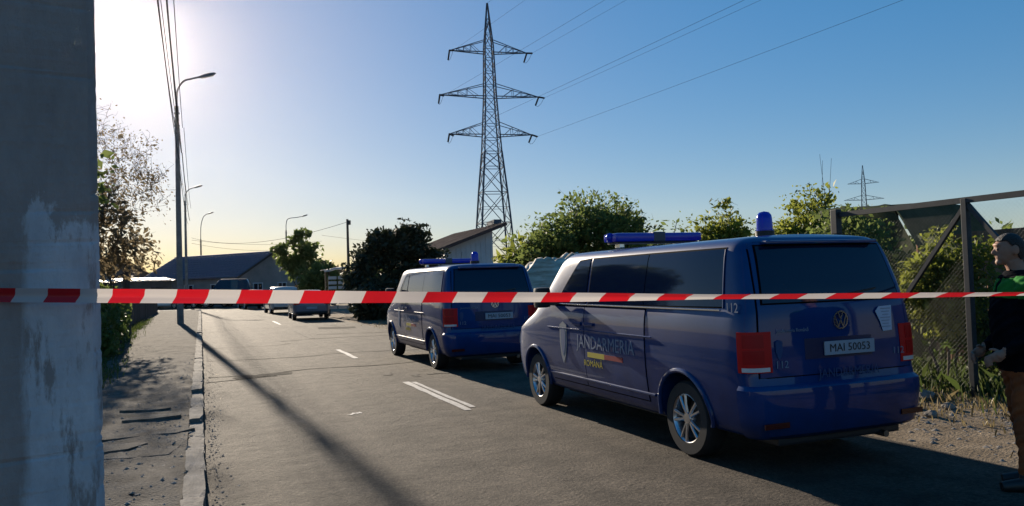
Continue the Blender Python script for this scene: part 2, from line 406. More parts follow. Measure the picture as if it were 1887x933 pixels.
_zs = RING[:, 1]; _ws = RING[:, 0]
_i0 = 6
def halfw(z):
    seg = RING[_i0:-6]
    return np.interp(z, seg[:, 1], seg[:, 0])
# plan stations: rear centre -> round the corner -> side -> front corner -> front centre; (s, width factor)
STN = np.array([(-.995, 0), (-.994, .25), (-.990, .5), (-.982, .7), (-.968, .84), (-.94, .915), (-.89, .955), (-.80, .975), (-.6, .985), (-.3, .995), (0, 1), (.45, 1), (1, 1), (1.6, 1), (2.2, 1),
                (2.7, 1), (3.1, .998), (3.4, .992), (3.7, .98), (3.95, .955), (4.1, .92), (4.2, .86), (4.26, .76), (4.29, .6), (4.305, .3), (4.31, 0)])
STN = catmull(STN, 3)
def lean(s, z):
    z = np.asarray(z, float); s = np.asarray(s, float)
    lr = np.interp(z, [0.2, .35, .5, .72, .76, 1.0, 1.33, 1.5, 1.75, 1.9, 1.95, 1.985], [.05, .01, -.005, -.005, .025, .03, .05, .085, .165, .225, .29, .42])
    lf = np.interp(z, [0.2, .35, .6, .85, 1.0, 1.1, 1.2, 1.35, 1.6, 1.85, 1.95, 1.985], [.06, .02, 0, .03, .12, .34, .62, .85, 1.14, 1.42, 1.6, 1.85])
    br = np.clip((0.25 - s) / 1.24, 0, 1); bf = np.clip((s - 1.7) / 2.6, 0, 1) ** 1.15
    return s + lr * br - lf * bf
def vsurf(a, z, off=0.0):
    """point on the left... right half; a = station index (float)"""
    s = np.interp(a, np.arange(len(STN)), STN[:, 0]); xf = np.interp(a, np.arange(len(STN)), STN[:, 1])
    return halfw(z) * xf, lean(s, z)
_A_side = np.arange(12, len(STN) - 16)
def side_x(y, z):
    """half width of the body where the side passes y at height z"""
    s = STN[_A_side, 0]; ya = lean(s, z); a = np.interp(y, ya, _A_side)
    return float(vsurf(a, z)[0])
def rear_y(x, z):
    a = np.arange(0, 20); xs = np.array([vsurf(i, z)[0] for i in a]); ys = np.array([vsurf(i, z)[1] for i in a])
    return float(np.interp(abs(x), xs, ys))

def skirted(P, inward):
    """grid P plus a rim folded along the vector field inward (nu,nv,3)"""
    nu, nv = P.shape[:2]; V, Q = grid_mesh(P); V = list(map(tuple, V)); Q = list(Q)
    rim = [(0, j) for j in range(nv)] + [(i, nv - 1) for i in range(1, nu)] + [(nu - 1, j) for j in range(nv - 2, -1, -1)] + [(i, 0) for i in range(nu - 2, 0, -1)]
    b = len(V)
    for i, j in rim: V.append(tuple(P[i, j] + inward[i, j]))
    n = len(rim)
    for k in range(n):
        k2 = (k + 1) % n; i, j = rim[k]; i2, j2 = rim[k2]
        Q.append((i * nv + j, b + k, b + k2, i2 * nv + j2))
    return V, Q
def patch_side(name, side, edge, off, material, parent, nu=14, nv=12, depth=0.02):
    """edge(u,v)->(y,z), u along, v up"""
    P = np.zeros((nu, nv, 3)); I = np.zeros((nu, nv, 3))
    for i in range(nu):
        for j in range(nv):
            y, z = edge(i / (nu - 1), j / (nv - 1))
            P[i, j] = (side * (side_x(y, z) + off), y, z); I[i, j] = (-side * depth, 0, 0)
    V, Q = skirted(P, I); m = MB(); m.v = V; m.f = [tuple(q) for q in Q]
    return m.build(name, material, parent, sm=40)
def patch_rear(name, edge, off, material, parent, nu=14, nv=10, depth=0.02):
    P = np.zeros((nu, nv, 3)); I = np.zeros((nu, nv, 3))
    for i in range(nu):
        for j in range(nv):
            x, z = edge(i / (nu - 1), j / (nv - 1))
            P[i, j] = (x, rear_y(x, z) - off, z); I[i, j] = (0, depth, 0)
    V, Q = skirted(P, I); m = MB(); m.v = V; m.f = [tuple(q) for q in Q]
    return m.build(name, material, parent, sm=40)
def patch_corner(name, side, a0, a1, z0, z1, off, material, parent, nu=12, nv=8):
    P = np.zeros((nu, nv, 3)); I = np.zeros((nu, nv, 3))
    for i in range(nu):
        for j in range(nv):
            a = a0 + (a1 - a0) * i / (nu - 1); z = z0 + (z1 - z0) * j / (nv - 1)
            x, y = vsurf(a, z); x2, y2 = vsurf(a + .3, z); t = np.array([x2 - x, y2 - y]); t /= np.linalg.norm(t) + 1e-9
            nrm = np.array([t[1], -t[0]]);
            if nrm[0] < 0: nrm = -nrm
            P[i, j] = (side * (x + nrm[0] * off), y + nrm[1] * off, z); I[i, j] = (-side * nrm[0] * .03, -nrm[1] * .03, 0)
    V, Q = skirted(P, I); m = MB(); m.v = V; m.f = [tuple(q) for q in Q]
    return m.build(name, material, parent, sm=40)
def bilerp(bl, br, tr, tl, rt=0.0):
    def e(u, v):
        y = (bl[0] * (1 - u) + br[0] * u) * (1 - v) + (tl[0] * (1 - u) + tr[0] * u) * v
        z = (bl[1] * (1 - u) + br[1] * u) * (1 - v) + (tl[1] * (1 - u) + tr[1] * u) * v
        return y, z
    return e

def make_wheel(parent, x, y, side, r=0.345, w=0.225, rim_r=0.225, spokes=5, nm='wheel'):
    wh = empty(nm, (x, y, r)); wh.parent = parent
    hw = w / 2
    MB().lathe([(rim_r, -hw), (r * .93, -hw), (r * .985, -hw * .8), (r, -hw * .45), (r, hw * .45), (r * .985, hw * .8), (r * .93, hw), (rim_r, hw * .96), (rim_r, -hw)], 40, 'X').build('tyre', RUBBER, wh, sm=40)
    o = side * (hw - 0.02)
    rm = MB().lathe([(rim_r + .004, o + side * .012), (rim_r - .006, o + side * .016), (rim_r - .02, o), (rim_r - .03, o - side * .06), (rim_r - .035, -side * hw * .8)], 40, 'X')
    rim = rm.build('rim', ALLOY, wh, sm=40)
    sp = MB()
    for k in range(spokes):
        for da in (-.16, .16):
            a = 2 * math.pi * k / spokes + da; a2 = 2 * math.pi * k / spokes + da * 1.25
            p0 = Vector((o - side * .006, .05 * math.cos(a), .05 * math.sin(a))); p1 = Vector((o, (rim_r - .01) * math.cos(a2), (rim_r - .01) * math.sin(a2)))
            sp.tube([p0, (p0 + p1) / 2 + Vector((side * .006, 0, 0)), p1], [.017, .014, .016], 6)
    sp.build('spoke_set', ALLOY, wh, sm=50)
    MB().lathe([(0, o + side * .014), (.05, o + side * .012), (.06, o - side * .01), (.065, o - side * .05)], 20, 'X').build('hub_cap', ALLOY, wh, sm=40)
    MB().lathe([(0, -side * hw * .3), (.17, -side * hw * .3), (.17, -side * hw * .45), (0, -side * hw * .45)], 24, 'X').build('brake_disc', mat('brake_iron', (0.06, .055, .05), .5, metal=.6), wh)
    return wh

def make_van(loc, label):
    root = empty('police_van', loc, label, 'van', 'blue vans parked along the right edge')
    # body
    nA, nR = len(STN), len(RING)
    P = np.zeros((2 * nA - 2, nR, 3))
    for i in range(nA):
        s, xf = STN[i]
        z = RING[:, 1].copy(); w = RING[:, 0]
        y = lean(s, z)
        x = w * xf
        P[i] = np.stack([x, y, z], -1)
        if 0 < i < nA - 1: P[2 * nA - 2 - i] = np.stack([-x, y, z], -1)
    V, Q = grid_mesh(P, close_u=True)
    m = MB(); m.v = [tuple(v) for v in V]; m.f = [tuple(q) for q in Q]
    me = bpy.data.meshes.new('tmp'); me.from_pydata(m.v, [], m.f)
    bm = bmesh.new(); bm.from_mesh(me)
    bmesh.ops.remove_doubles(bm, verts=bm.verts, dist=0.0006)
    bmesh.ops.holes_fill(bm, edges=[e for e in bm.edges if e.is_boundary], sides=0)
    bmesh.ops.recalc_face_normals(bm, faces=bm.faces)
    bm.to_mesh(me); bm.free()
    tmp = link('tmp', me)
    cut = MB()
    for yy in (0, 3.4):
        for sd_ in (-1, 1):
            cut.lathe([(0, sd_ * .60), (.405, sd_ * .60), (.405, sd_ * 1.2), (0, sd_ * 1.2)], 40, 'X', (0, yy, .37))
    cme = cut.mesh('cut'); cb = bmesh.new(); cb.from_mesh(cme); bmesh.ops.remove_doubles(cb, verts=cb.verts, dist=1e-5); bmesh.ops.recalc_face_normals(cb, faces=cb.faces); cb.to_mesh(cme); cb.free()
    cutter = link('cutter', cme)
    md = tmp.modifiers.new('b', 'BOOLEAN'); md.operation = 'DIFFERENCE'; md.object = cutter; md.solver = 'EXACT'
    dg = bpy.context.evaluated_depsgraph_get(); dg.update()
    bme = bpy.data.meshes.new_from_object(tmp.evaluated_get(dg)); bme.name = 'body'
    bpy.data.objects.remove(tmp); bpy.data.objects.remove(cutter)
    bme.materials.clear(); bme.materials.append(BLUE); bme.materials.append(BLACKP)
    for p in bme.polygons:
        c = p.center
        inwell = any(math.hypot(c.y - yy, c.z - .37) < .402 for yy in (0, 3.4)) and .55 < abs(c.x) < .93
        p.material_index = 1 if (inwell or c.z < .315) else 0
    smooth(bme, 30)
    body = link('body', bme, root)
    for sd_ in (-1, 1):
        # doors, lifted off the body so that the gaps are real
        patch_side('door_seal', sd_, lambda u, v: ((1.918 + (2.872 - 1.918) * u + .14 * max(0, v - .45) * u), .418 + .914 * v), .0025, GAP, root, 14, 14)
        patch_side('door_seal', sd_, lambda u, v: (.588 + 1.332 * u, .418 + .914 * v), .0030, GAP, root, 14, 14)
        for bl_, br_, tr_, tl_ in (((.645, 1.352), (1.875, 1.342), (1.875, 1.874), (.645, 1.879)), ((-.636, 1.362), (.655, 1.352), (.655, 1.879), (-.574, 1.879)), ((1.915, 1.342), (2.765, 1.332), (2.21, 1.86), (1.915, 1.875))):
            patch_side('window_seal', sd_, bilerp(bl_, br_, tr_, tl_), .0035, GAP, root)
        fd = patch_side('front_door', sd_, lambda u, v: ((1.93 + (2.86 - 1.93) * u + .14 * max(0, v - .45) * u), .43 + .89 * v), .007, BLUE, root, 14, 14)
        MB().box((sd_ * 0.965, 2.08, 1.13), (.03, .22, .035)).build('handle', BLUE, fd, bevel=.008)
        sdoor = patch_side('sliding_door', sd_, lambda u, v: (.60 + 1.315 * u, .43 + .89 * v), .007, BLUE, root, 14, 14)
        MB().box((sd_ * 0.965, 1.78, 1.13), (.03, .22, .035)).build('handle', BLUE, sdoor, bevel=.008)
        # windows
        patch_side('side_window', sd_, bilerp((.66, 1.365), (1.86, 1.355), (1.86, 1.86), (.66, 1.865)), .006, GLASS, root)
        patch_side('side_window', sd_, bilerp((-.62, 1.375), (.645, 1.365), (.645, 1.865), (-.56, 1.865)), .006, GLASS, root)
        patch_side('door_window', sd_, bilerp((1.93, 1.355), (2.74, 1.345), (2.20, 1.845), (1.93, 1.86)), .006, GLASS, root)
        # window ledge trim
        t = MB()
        pts = [(sd_ * (side_x(y, 1.345) + .012), y, 1.345) for y in np.linspace(-.6, 2.78, 20)]
        t.tube(pts, .009, 6); t.build('window_trim', TRIM, root, sm=40)
        t = MB(); pts = [(sd_ * (side_x(-.63 + .06 * k, 1.36 + .5 * k) + .008), -.63 + .06 * k, 1.36 + .5 * k) for k in np.linspace(0, 1, 8)]
        t.tube(pts, .006, 6); t.build('window_trim', BLUE, root, sm=40)
        # crease, rub strip and rocker
        for zz, rr in ((.50, .014), (1.06, .008)):
            t = MB(); pts = [(sd_ * (side_x(y, zz) + .010), y, zz) for y in np.linspace(.46, 2.92, 18)]
            t.tube(pts, rr, 6); t.build('side_moulding', BLUE, root, sm=40)
        # arch lips
        for yy in (0, 3.4):
            lip = MB(); pts = []; rs = []
            for a in np.linspace(-.12, math.pi + .12, 22):
                y = yy + .415 * math.cos(a); z = .37 + .415 * math.sin(a); z = max(z, .33)
                pts.append((sd_ * (side_x(y, max(z, .40)) + .004), y, z)); rs.append(.022)
            lip.tube(pts, rs, 8); lip.build('arch_lip', BLUE, root, sm=40)
        # tail lamps
        tl = patch_corner('tail_lamp', sd_, 9.5, 19.5, .84, 1.17, .014, REDLENS, root)
        patch_corner('lamp_cell', sd_, 11.0, 17.5, .91, 1.02, .017, mat('red_cell', (.40, .004, .006), .35, spec=.2), tl)
        patch_corner('lamp_cell', sd_, 11.0, 17.5, 1.04, 1.15, .017, mat('red_cell', (.40, .004, .006), .35, spec=.2), tl)
        patch_corner('reversing_lens', sd_, 10.0, 18.0, .848, .882, .018, WHITELENS, tl)
        # mirror
        mr = MB()
        mr.box((sd_ * 1.075, 2.80, 1.425), (.19, .13, .25)); mo = mr.build('side_mirror', BLACKP, root, sm=50, bevel=.045)
        MB().bar((sd_ * .90, 2.72, 1.36), (sd_ * 1.06, 2.79, 1.36), .05, .07).build('mirror_arm', BLACKP, mo)
        # headlamp and indicator stub at the front corner
        patch_corner('head_lamp', sd_, len(STN) - 16, len(STN) - 9, .78, .98, .008, WHITELENS, root)
        # lettering on the flank
        rz = (math.pi / 2, 0, -math.pi / 2) if sd_ < 0 else (math.pi / 2, 0, math.pi / 2)
        xs = sd_ * (side_x(1.4, .9) + .011)
        text_mesh('side_lettering', 'JANDARMERIA', .205, LETTER, root, (xs, 1.44, .92), rz, .001, .98)
        text_mesh('side_lettering', 'ROMÂNĂ', .095, YELLOW, root, (sd_ * (side_x(1.4, .7) + .011), 1.72, .69), rz, .001, 1.1)
        MB().box((sd_ * (side_x(1.4, .78) + .010), 1.64, .79), (.004, .40, .055)).build('flag_bar', YELLOW, root)
        MB().box((sd_ * (side_x(1.4, .78) + .010), 1.24, .79), (.004, .40, .05)).build('flag_bar', REDF, root)
        cr = MB(); pc = [(xs, 2.46 + .095 * a, .90 + b) for a, b in [(-1, .2), (0, .24), (1, .2), (1, -.02), (.6, -.17), (0, -.26), (-.6, -.17), (-1, -.02)]]
        cr.prism(pc, (sd_ * .003, 0, 0)); cro = cr.build('crest', mat('crest_white', (.17, .19, .22), .6), root)
        cr = MB(); pc = [(xs + sd_ * .003, 2.46 + .06 * a, .90 + b) for a, b in [(-1, .13), (0, .16), (1, .13), (1, -.02), (.5, -.12), (0, -.17), (-.5, -.12), (-1, -.02)]]
        cr.prism(pc, (sd_ * .002, 0, 0)); cr.build('crest_field', mat('crest_blue', (.05, .09, .2), .5), cro)
        text_mesh('side_number', '112', .115, LETTER, root, (sd_ * (side_x(-.70, 1.36) + .016), -.755, 1.365), rz, .001)
    # rear
    patch_rear('tailgate_seal', lambda u, v: ((-.813 + 1.626 * u) * (1 - .10 * v * v), .787 + 1.127 * v), .003, GAP, root, 20, 18)
    patch_rear('window_seal', lambda u, v: ((-.75 + 1.50 * u) * (1 - .09 * v), 1.387 + .50 * v), .0115, GAP, root, 18, 10)
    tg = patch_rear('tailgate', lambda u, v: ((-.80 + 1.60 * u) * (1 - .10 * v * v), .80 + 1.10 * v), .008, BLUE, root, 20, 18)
    patch_rear('rear_window', lambda u, v: ((-.735 + 1.47 * u) * (1 - .09 * v), 1.40 + .475 * v), .016, GLASS, root, 18, 10)
    MB().box((0, rear_y(0, 1.90) - .03, 1.905), (1.2, .09, .03)).build('roof_spoiler', BLUE, root, bevel=.012)
    MB().bar((-.02, rear_y(0, 1.44) - .025, 1.43), (.46, rear_y(0, 1.5) - .03, 1.49), .012, .014).build('wiper', BLACKP, root)
    patch_rear('plate_recess', lambda u, v: (-.36 + .72 * u, .925 + .17 * v), .010, mat('recess_blue', (.006, .012, .06), .4), root, 8, 4)
    pl = MB().box((.10, rear_y(.1, 1.0) - .022, 1.005), (.54, .012, .115)).build('number_plate', PLATE, root, bevel=.004)
    text_mesh('plate_number', 'MAI 50053', .094, INK, pl, (.10, rear_y(.1, 1.0) - .030, 1.003), (math.pi / 2, 0, 0), .001, 1.06)
    # round maker's badge: ring with V over W
    bx, bz = .03, 1.235; by = rear_y(bx, bz) - .018
    em = MB(); em.lathe([(.066, -.006), (.078, -.006), (.078, .006), (.066, .006), (.066, -.006)], 32, 'Y', (bx, by, bz))
    def stroke(p, q): em.bar((bx + p[0], by, bz + p[1]), (bx + q[0], by, bz + q[1]), .008, .012)
    stroke((-.026, .066), (0, .008)); stroke((.026, .066), (0, .008))
    stroke((-.058, .036), (-.026, -.058)); stroke((-.026, -.058), (0, .0)); stroke((0, .0), (.026, -.058)); stroke((.026, -.058), (.058, .036))
    em.build('badge', TRIM, root)
    text_mesh('rear_lettering', 'JANDARMERIA', .105, LETTER_DIM, root, (.08, rear_y(0, .83) - .030, .80), (math.pi / 2, 0, 0), .001, .95)
    text_mesh('rear_number', '112', .085, LETTER, root, (-.60, rear_y(-.6, .90) - .014, .895), (math.pi / 2, 0, 0), .001, 1.1)
    text_mesh('rear_number', '112', .085, LETTER, root, (.66, rear_y(.66, .90) - .014, .94), (math.pi / 2, 0, 0), .001, 1.1)
    text_mesh('rear_lettering', 'Jandarmeria Română', .043, LETTER, root, (-.47, rear_y(-.47, 1.17) - .012, 1.17), (math.pi / 2, 0, 0), .001, .9)
    cr = MB(); pc = [(-.62 + .035 * a, rear_y(-.62, 1.0) - .012, 1.02 + .5 * b) for a, b in [(-1, .13), (0, .16), (1, .13), (1, -.02), (.5, -.12), (0, -.17), (-.5, -.12), (-1, -.02)]]
    cr.prism(pc, (0, -.003, 0)); cr.build('crest', LETTER_DIM, root)
    # bumper, step, underside
    P = np.zeros((30, 8, 3)); I = np.zeros((30, 8, 3))
    bm_ = MB()
    prof = [(.30, -.012), (.33, .03), (.45, .045), (.62, .045), (.70, .035), (.735, .0)]
    nA2 = 44; rows = []
    for z, o in prof:
        row = []
        for i in range(nA2):
            t = i / (nA2 - 1) * 2 - 1; a = 20.5 * abs(t); x, y = vsurf(a, max(z, .36)); x2, y2 = vsurf(a + .2, max(z, .36)); tt = np.array([x2 - x, y2 - y]); tt /= np.linalg.norm(tt) + 1e-9
            n_ = np.array([tt[1], -tt[0]])
            if n_[1] > 0 and a < 15: n_ = -n_
            if n_[0] < 0 and a >= 15: n_ = -n_
            row.append(((1 if t > 0 else -1) * (x + n_[0] * o), y + n_[1] * o, z))
        rows.append(row)
    Vb, Qb = grid_mesh(np.array(rows)); bm_.v = [tuple(v) for v in Vb]; bm_.f = [tuple(q) for q in Qb]
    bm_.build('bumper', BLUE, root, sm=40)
    for sx in (-.72, .72): MB().box((sx, rear_y(.7, .5) - .047, .42), (.24, .012, .045)).build('reflector', mat('reflector_red', (.06, .004, .005), .2), root)
    MB().box((0, -.80, .285), (1.3, .30, .10)).build('bumper_valance', BLACKP, root, bevel=.02)
    MB().tube([(.45, -1.0, .24), (.45, -.6, .25)], .03, 10).build('exhaust', mat('exhaust_steel', (.2, .19, .18), .4, metal=1), root)
    MB().box((0, 1.7, .25), (1.1, 3.0, .10)).build('underbody', BLACKP, root)
    MB().tube([(-.75, 0, .34), (.75, 0, .34)], .05, 10).build('axle', BLACKP, root)
    # roof gear
    lb = MB(); rows = []
    lb.box((0, 0, 0), (1.16, .30, .10)); me_ = lb.mesh('light_bar', BEACON, None, bevel=.03); smooth(me_, 50)
    bar_ = link('light_bar', me_, root); bar_.location = (0, 1.92, 2.105)
    MB().box((0, 0, -.062), (1.10, .22, .02)).build('bar_base', BLACKP, bar_)
    for sx in (-.45, .45): MB().box((sx, 0, -.085), (.06, .12, .07)).build('bar_foot', TRIM, bar_, bevel=.01)
    MB().box((0, 0, .002), (.16, .306, .118)).build('bar_centre', mat('speaker_grey', (.05, .055, .08), .4), bar_, bevel=.02)
    for sx in (-.585, .585): MB().lathe([(.0, .056), (.03, .05), (.05, 0), (.03, -.05), (0, -.056)], 14, 'Z', (sx * .985, 0, 0)).build('bar_end', BEACON, bar_, sm=60)
    bc = MB().lathe([(.085, 0), (.085, .06), (.075, .065), (.072, .17), (.066, .205), (.045, .232), (0, .242)], 24).build('beacon', BEACON, root, sm=50); bc.location = (-.06, -.16, 1.985)
    MB().lathe([(.088, -.02), (.09, .055), (.076, .06), (0, .06)], 24).build('beacon_base', BLACKP, bc, sm=50)
    MB().tube([(.35, 2.1, 1.97), (.36, 1.95, 2.3)], .004, 5).build('antenna', BLACKP, root)
    # wheels
    for yy in (0, 3.4):
        for sd_ in (-1, 1): make_wheel(root, sd_ * .785, yy, sd_)
    return root

van = make_van((5.0, 6.25, road_z(4.2, 8) - .004), 'near dark blue van with blue roof light bar, parked beside the standing person')
sheetp = MB()
van2 = copy_tree(van); van2.location = (5.0, 14.75, road_z(4.2, 16) - .004)
van2['label'] = 'farther dark blue van ahead of the near one, its left flank pale with glare'
# a note stuck to the near van only
nb = MB(); poly = [(.42, 1.29), (.46, 1.33), (.60, 1.335), (.60, 1.12), (.50, 1.115), (.47, 1.20)]
ys = rear_y(.5, 1.22)
nb.prism([(x, ys - .022, z) for x, z in poly], (0, .003, 0)); note = nb.build('paper_note', PAPER, van)
for k in range(7): MB().box((.53, ys - .0235, 1.31 - k * .026), (.11 - .02 * (k % 3), .001, .006)).build('print_line', mat('grey_print', (.22, .25, .33), .6), note)

# ------------------------------------------------------------------ concrete pole by the camera, barrier tape
def pole_mat():
    m = bpy.data.materials.new('pole_concrete'); m.use_nodes = True; nt = m.node_tree; N = nt.nodes; L = nt.links
    p = N['Principled BSDF']; tc = N.new('ShaderNodeTexCoord')
    def noise(scale, st, detail=8, r=0.65):
        mp = N.new('ShaderNodeMapping'); mp.inputs['Scale'].default_value = st; L.new(tc.outputs['Object'], mp.inputs[0])
        n = N.new('ShaderNodeTexNoise'); n.inputs['Scale'].default_value = scale; n.inputs['Detail'].default_value = detail; n.inputs['Roughness'].default_value = r
        L.new(mp.outputs[0], n.inputs[0]); return n.outputs[0]
    def ramp(src, a, b, p0, p1):
        c = N.new('ShaderNodeValToRGB'); c.color_ramp.elements[0].position = p0; c.color_ramp.elements[1].position = p1
        c.color_ramp.elements[0].color = (*a, 1); c.color_ramp.elements[1].color = (*b, 1); L.new(src, c.inputs[0]); return c.outputs[0]
    conc = ramp(noise(5, (1, 1, .35)), (.26, .225, .21), (.40, .35, .33), .3, .7)
    # old whitewash left below about head height, flaked at its upper edge
    glue = ramp(noise(7, (1, 1, .4)), (.42, .43, .46), (.68, .68, .70), .3, .7)
    sep = N.new('ShaderNodeSeparateXYZ'); L.new(tc.outputs['Object'], sep.inputs[0])
    nz = noise(6, (1.2, 1.2, .45), 9, .7)
    ad = N.new('ShaderNodeMath'); ad.operation = 'MULTIPLY_ADD'; ad.inputs[1].default_value = 1.1; L.new(nz, ad.inputs[0])
    L.new(sep.outputs[2], ad.inputs[2])
    mrz = N.new('ShaderNodeMapRange'); mrz.inputs[1].default_value = 2.50; mrz.inputs[2].default_value = 2.44; L.new(ad.outputs[0], mrz.inputs[0])
    adx = N.new('ShaderNodeMath'); adx.operation = 'MULTIPLY_ADD'; adx.inputs[1].default_value = .10; L.new(nz, adx.inputs[0]); L.new(sep.outputs[0], adx.inputs[2])
    mrx = N.new('ShaderNodeMapRange'); mrx.inputs[1].default_value = -.035; mrx.inputs[2].default_value = .0; L.new(adx.outputs[0], mrx.inputs[0])
    mu = N.new('ShaderNodeMath'); mu.operation = 'MULTIPLY'; L.new(mrz.outputs[0], mu.inputs[0]); L.new(mrx.outputs[0], mu.inputs[1])
    hole = ramp(noise(9, (1, 1, .22), 9, .7), (0, 0, 0), (1, 1, 1), .40, .47)
    mu2 = N.new('ShaderNodeMath'); mu2.operation = 'MULTIPLY'; L.new(mu.outputs[0], mu2.inputs[0]); L.new(hole, mu2.inputs[1])
    x = N.new('ShaderNodeMix'); x.data_type = 'RGBA'; L.new(mu2.outputs[0], x.inputs[0]); L.new(conc, x.inputs[6]); L.new(glue, x.inputs[7])
    L.new(x.outputs[2], p.inputs['Base Color']); p.inputs['Roughness'].default_value = .9
    bp = N.new('ShaderNodeBump'); bp.inputs['Strength'].default_value = .9; bp.inputs['Distance'].default_value = .02
    L.new(noise(34, (1, 1, .5), 10, .75), bp.inputs['Height']); L.new(bp.outputs[0], p.inputs['Normal'])
    return m
POLEC = pole_mat()
FARCONC = mat('far_concrete', (.20, .18, .165), .9, var=.25, vscale=4, bump=.4, bscale=20)
def concrete_shaft(w0, d0, w1, d1, h, ch, rough=0):
    def sec(w, d, z):
        a, b = w / 2, d / 2
        return [(-a + ch, -b, z), (a - ch, -b, z), (a, -b + ch, z), (a, b - ch, z), (a - ch, b, z), (-a + ch, b, z), (-a, b - ch, z), (-a, -b + ch, z)]
    m = MB(); n = rough if rough else 14; V = []
    jr = random.Random(5); bx_ = [[0, 0] for _ in range(8)]
    for k in range(n + 1):
        t = k / n; S8 = sec(w0 + (w1 - w0) * t, d0 + (d1 - d0) * t, h * t)
        if rough:
            for q in range(8):
                chip = .010 if jr.random() < .05 else .0018
                bx_[q] = [.6 * bx_[q][0] + jr.uniform(-1, 1) * chip, .6 * bx_[q][1] + jr.uniform(-1, 1) * chip]
            S8 = [(x - abs(b[0]) * (1 if x > 0 else -1), y - abs(b[1]) * (1 if y > 0 else -1), z) for (x, y, z), b in zip(S8, bx_)]
        V += S8
    m.v = V
    for k in range(n):
        for i in range(8):
            j = (i + 1) % 8; m.f.append((k * 8 + i, k * 8 + j, k * 8 + 8 + j, k * 8 + 8 + i))
    m.f.append(tuple(reversed(range(8)))); m.f.append(tuple(n * 8 + i for i in range(8)))
    return m
pr = empty('concrete_pole', (-0.572, 3.50, 0.06), 'wide square concrete pole with flaking pale paint, closest to the camera', 'pole', rz=rad(14))
sh_ = concrete_shaft(.395, .34, .285, .25, 10.2, .034, 700).build('shaft', POLEC, pr)
for zz in (9.1, 9.5, 9.9): MB().bar((-.25, -.02, zz), (.35, -.02, zz), .05, .05).build('bracket', mat('galvanised', (.22, .22, .23), .5, metal=.7), pr)

def tape_mat():
    m = bpy.data.materials.new('tape_film'); m.use_nodes = True; nt = m.node_tree; N = nt.nodes; L = nt.links
    p = N['Principled BSDF']; out = N['Material Output']
    uv = N.new('ShaderNodeUVMap'); uv.uv_map = 'UVMap'; sep = N.new('ShaderNodeSeparateXYZ'); L.new(uv.outputs[0], sep.inputs[0])
    sl = N.new('ShaderNodeMath'); sl.operation = 'MULTIPLY_ADD'; sl.inputs[1].default_value = -.022; L.new(sep.outputs[1], sl.inputs[0]); L.new(sep.outputs[0], sl.inputs[2])
    md = N.new('ShaderNodeMath'); md.operation = 'MODULO'; md.inputs[1].default_value = .222; L.new(sl.outputs[0], md.inputs[0])
    gt = N.new('ShaderNodeMath'); gt.operation = 'GREATER_THAN'; gt.inputs[1].default_value = .111; L.new(md.outputs[0], gt.inputs[0])
    x = N.new('ShaderNodeMix'); x.data_type = 'RGBA'; L.new(gt.outputs[0], x.inputs[0])
    x.inputs[6].default_value = (.50, .465, .45, 1); x.inputs[7].default_value = (.47, .010, .018, 1)
    L.new(x.outputs[2], p.inputs['Base Color']); p.inputs['Roughness'].default_value = .35
    tr = N.new('ShaderNodeBsdfTranslucent'); L.new(x.outputs[2], tr.inputs['Color'])
    mx = N.new('ShaderNodeMixShader'); mx.inputs[0].default_value = .42; L.new(p.outputs[0], mx.inputs[1]); L.new(tr.outputs[0], mx.inputs[2]); L.new(mx.outputs[0], out.inputs[0])
    return m
# the film runs from the pole to the right, hanging slightly and twisting more and more
A = np.array([-0.80, 3.326, 1.697]); B = np.array([5.2, 1.55, 1.54])
nT, nW = 420, 7
dirT = (B - A) / np.linalg.norm(B - A); side_ = np.array([0, 0, 1.0]); nrm_ = np.cross(dirT, side_); nrm_ /= np.linalg.norm(nrm_); side_ = np.cross(nrm_, dirT)
Lt = np.linalg.norm(B - A); V = []; UV = []
for i in range(nT):
    t = i / (nT - 1); d = t * Lt
    c = A + (B - A) * t; c = c + np.array([0, 0, -0.03 * math.sin(math.pi * t)]) + nrm_ * 0.012 * math.sin(d * 2.1)
    tw = np.interp(d, [0, .65, 1.35, 2.15, 2.75, 3.75, Lt], [.10, .18, .45, .85, 1.12, 1.20, 1.3]) + .06 * math.sin(d * 5.1)
    wd = np.interp(d, [0, 2.0, Lt], [.051, .051, .051])
    for j in range(nW):
        w = (j / (nW - 1) - .5) * wd; curl = .004 * math.cos(j / (nW - 1) * math.pi * 2) * (1 + math.sin(d * 3.3))
        V.append(c + (side_ * math.cos(tw) + nrm_ * math.sin(tw)) * w + nrm_ * curl); UV.append((d + .261, j / (nW - 1)))
_, Q = grid_mesh(np.array(V).reshape(nT, nW, 3))
tme = fast_mesh('barrier_tape', np.array(V), np.array(Q)); tme.polygons.foreach_set('use_smooth', [True] * len(tme.polygons))
ul = tme.uv_layers.new(name='UVMap'); li = np.zeros(len(tme.loops), np.int32); tme.loops.foreach_get('vertex_index', li); ul.data.foreach_set('uv', np.array(UV, np.float32)[li].ravel())
tp = link('barrier_tape', tme, None, tape_mat()); tagp(tp, 'red and white striped barrier tape stretched across the whole street', 'tape')

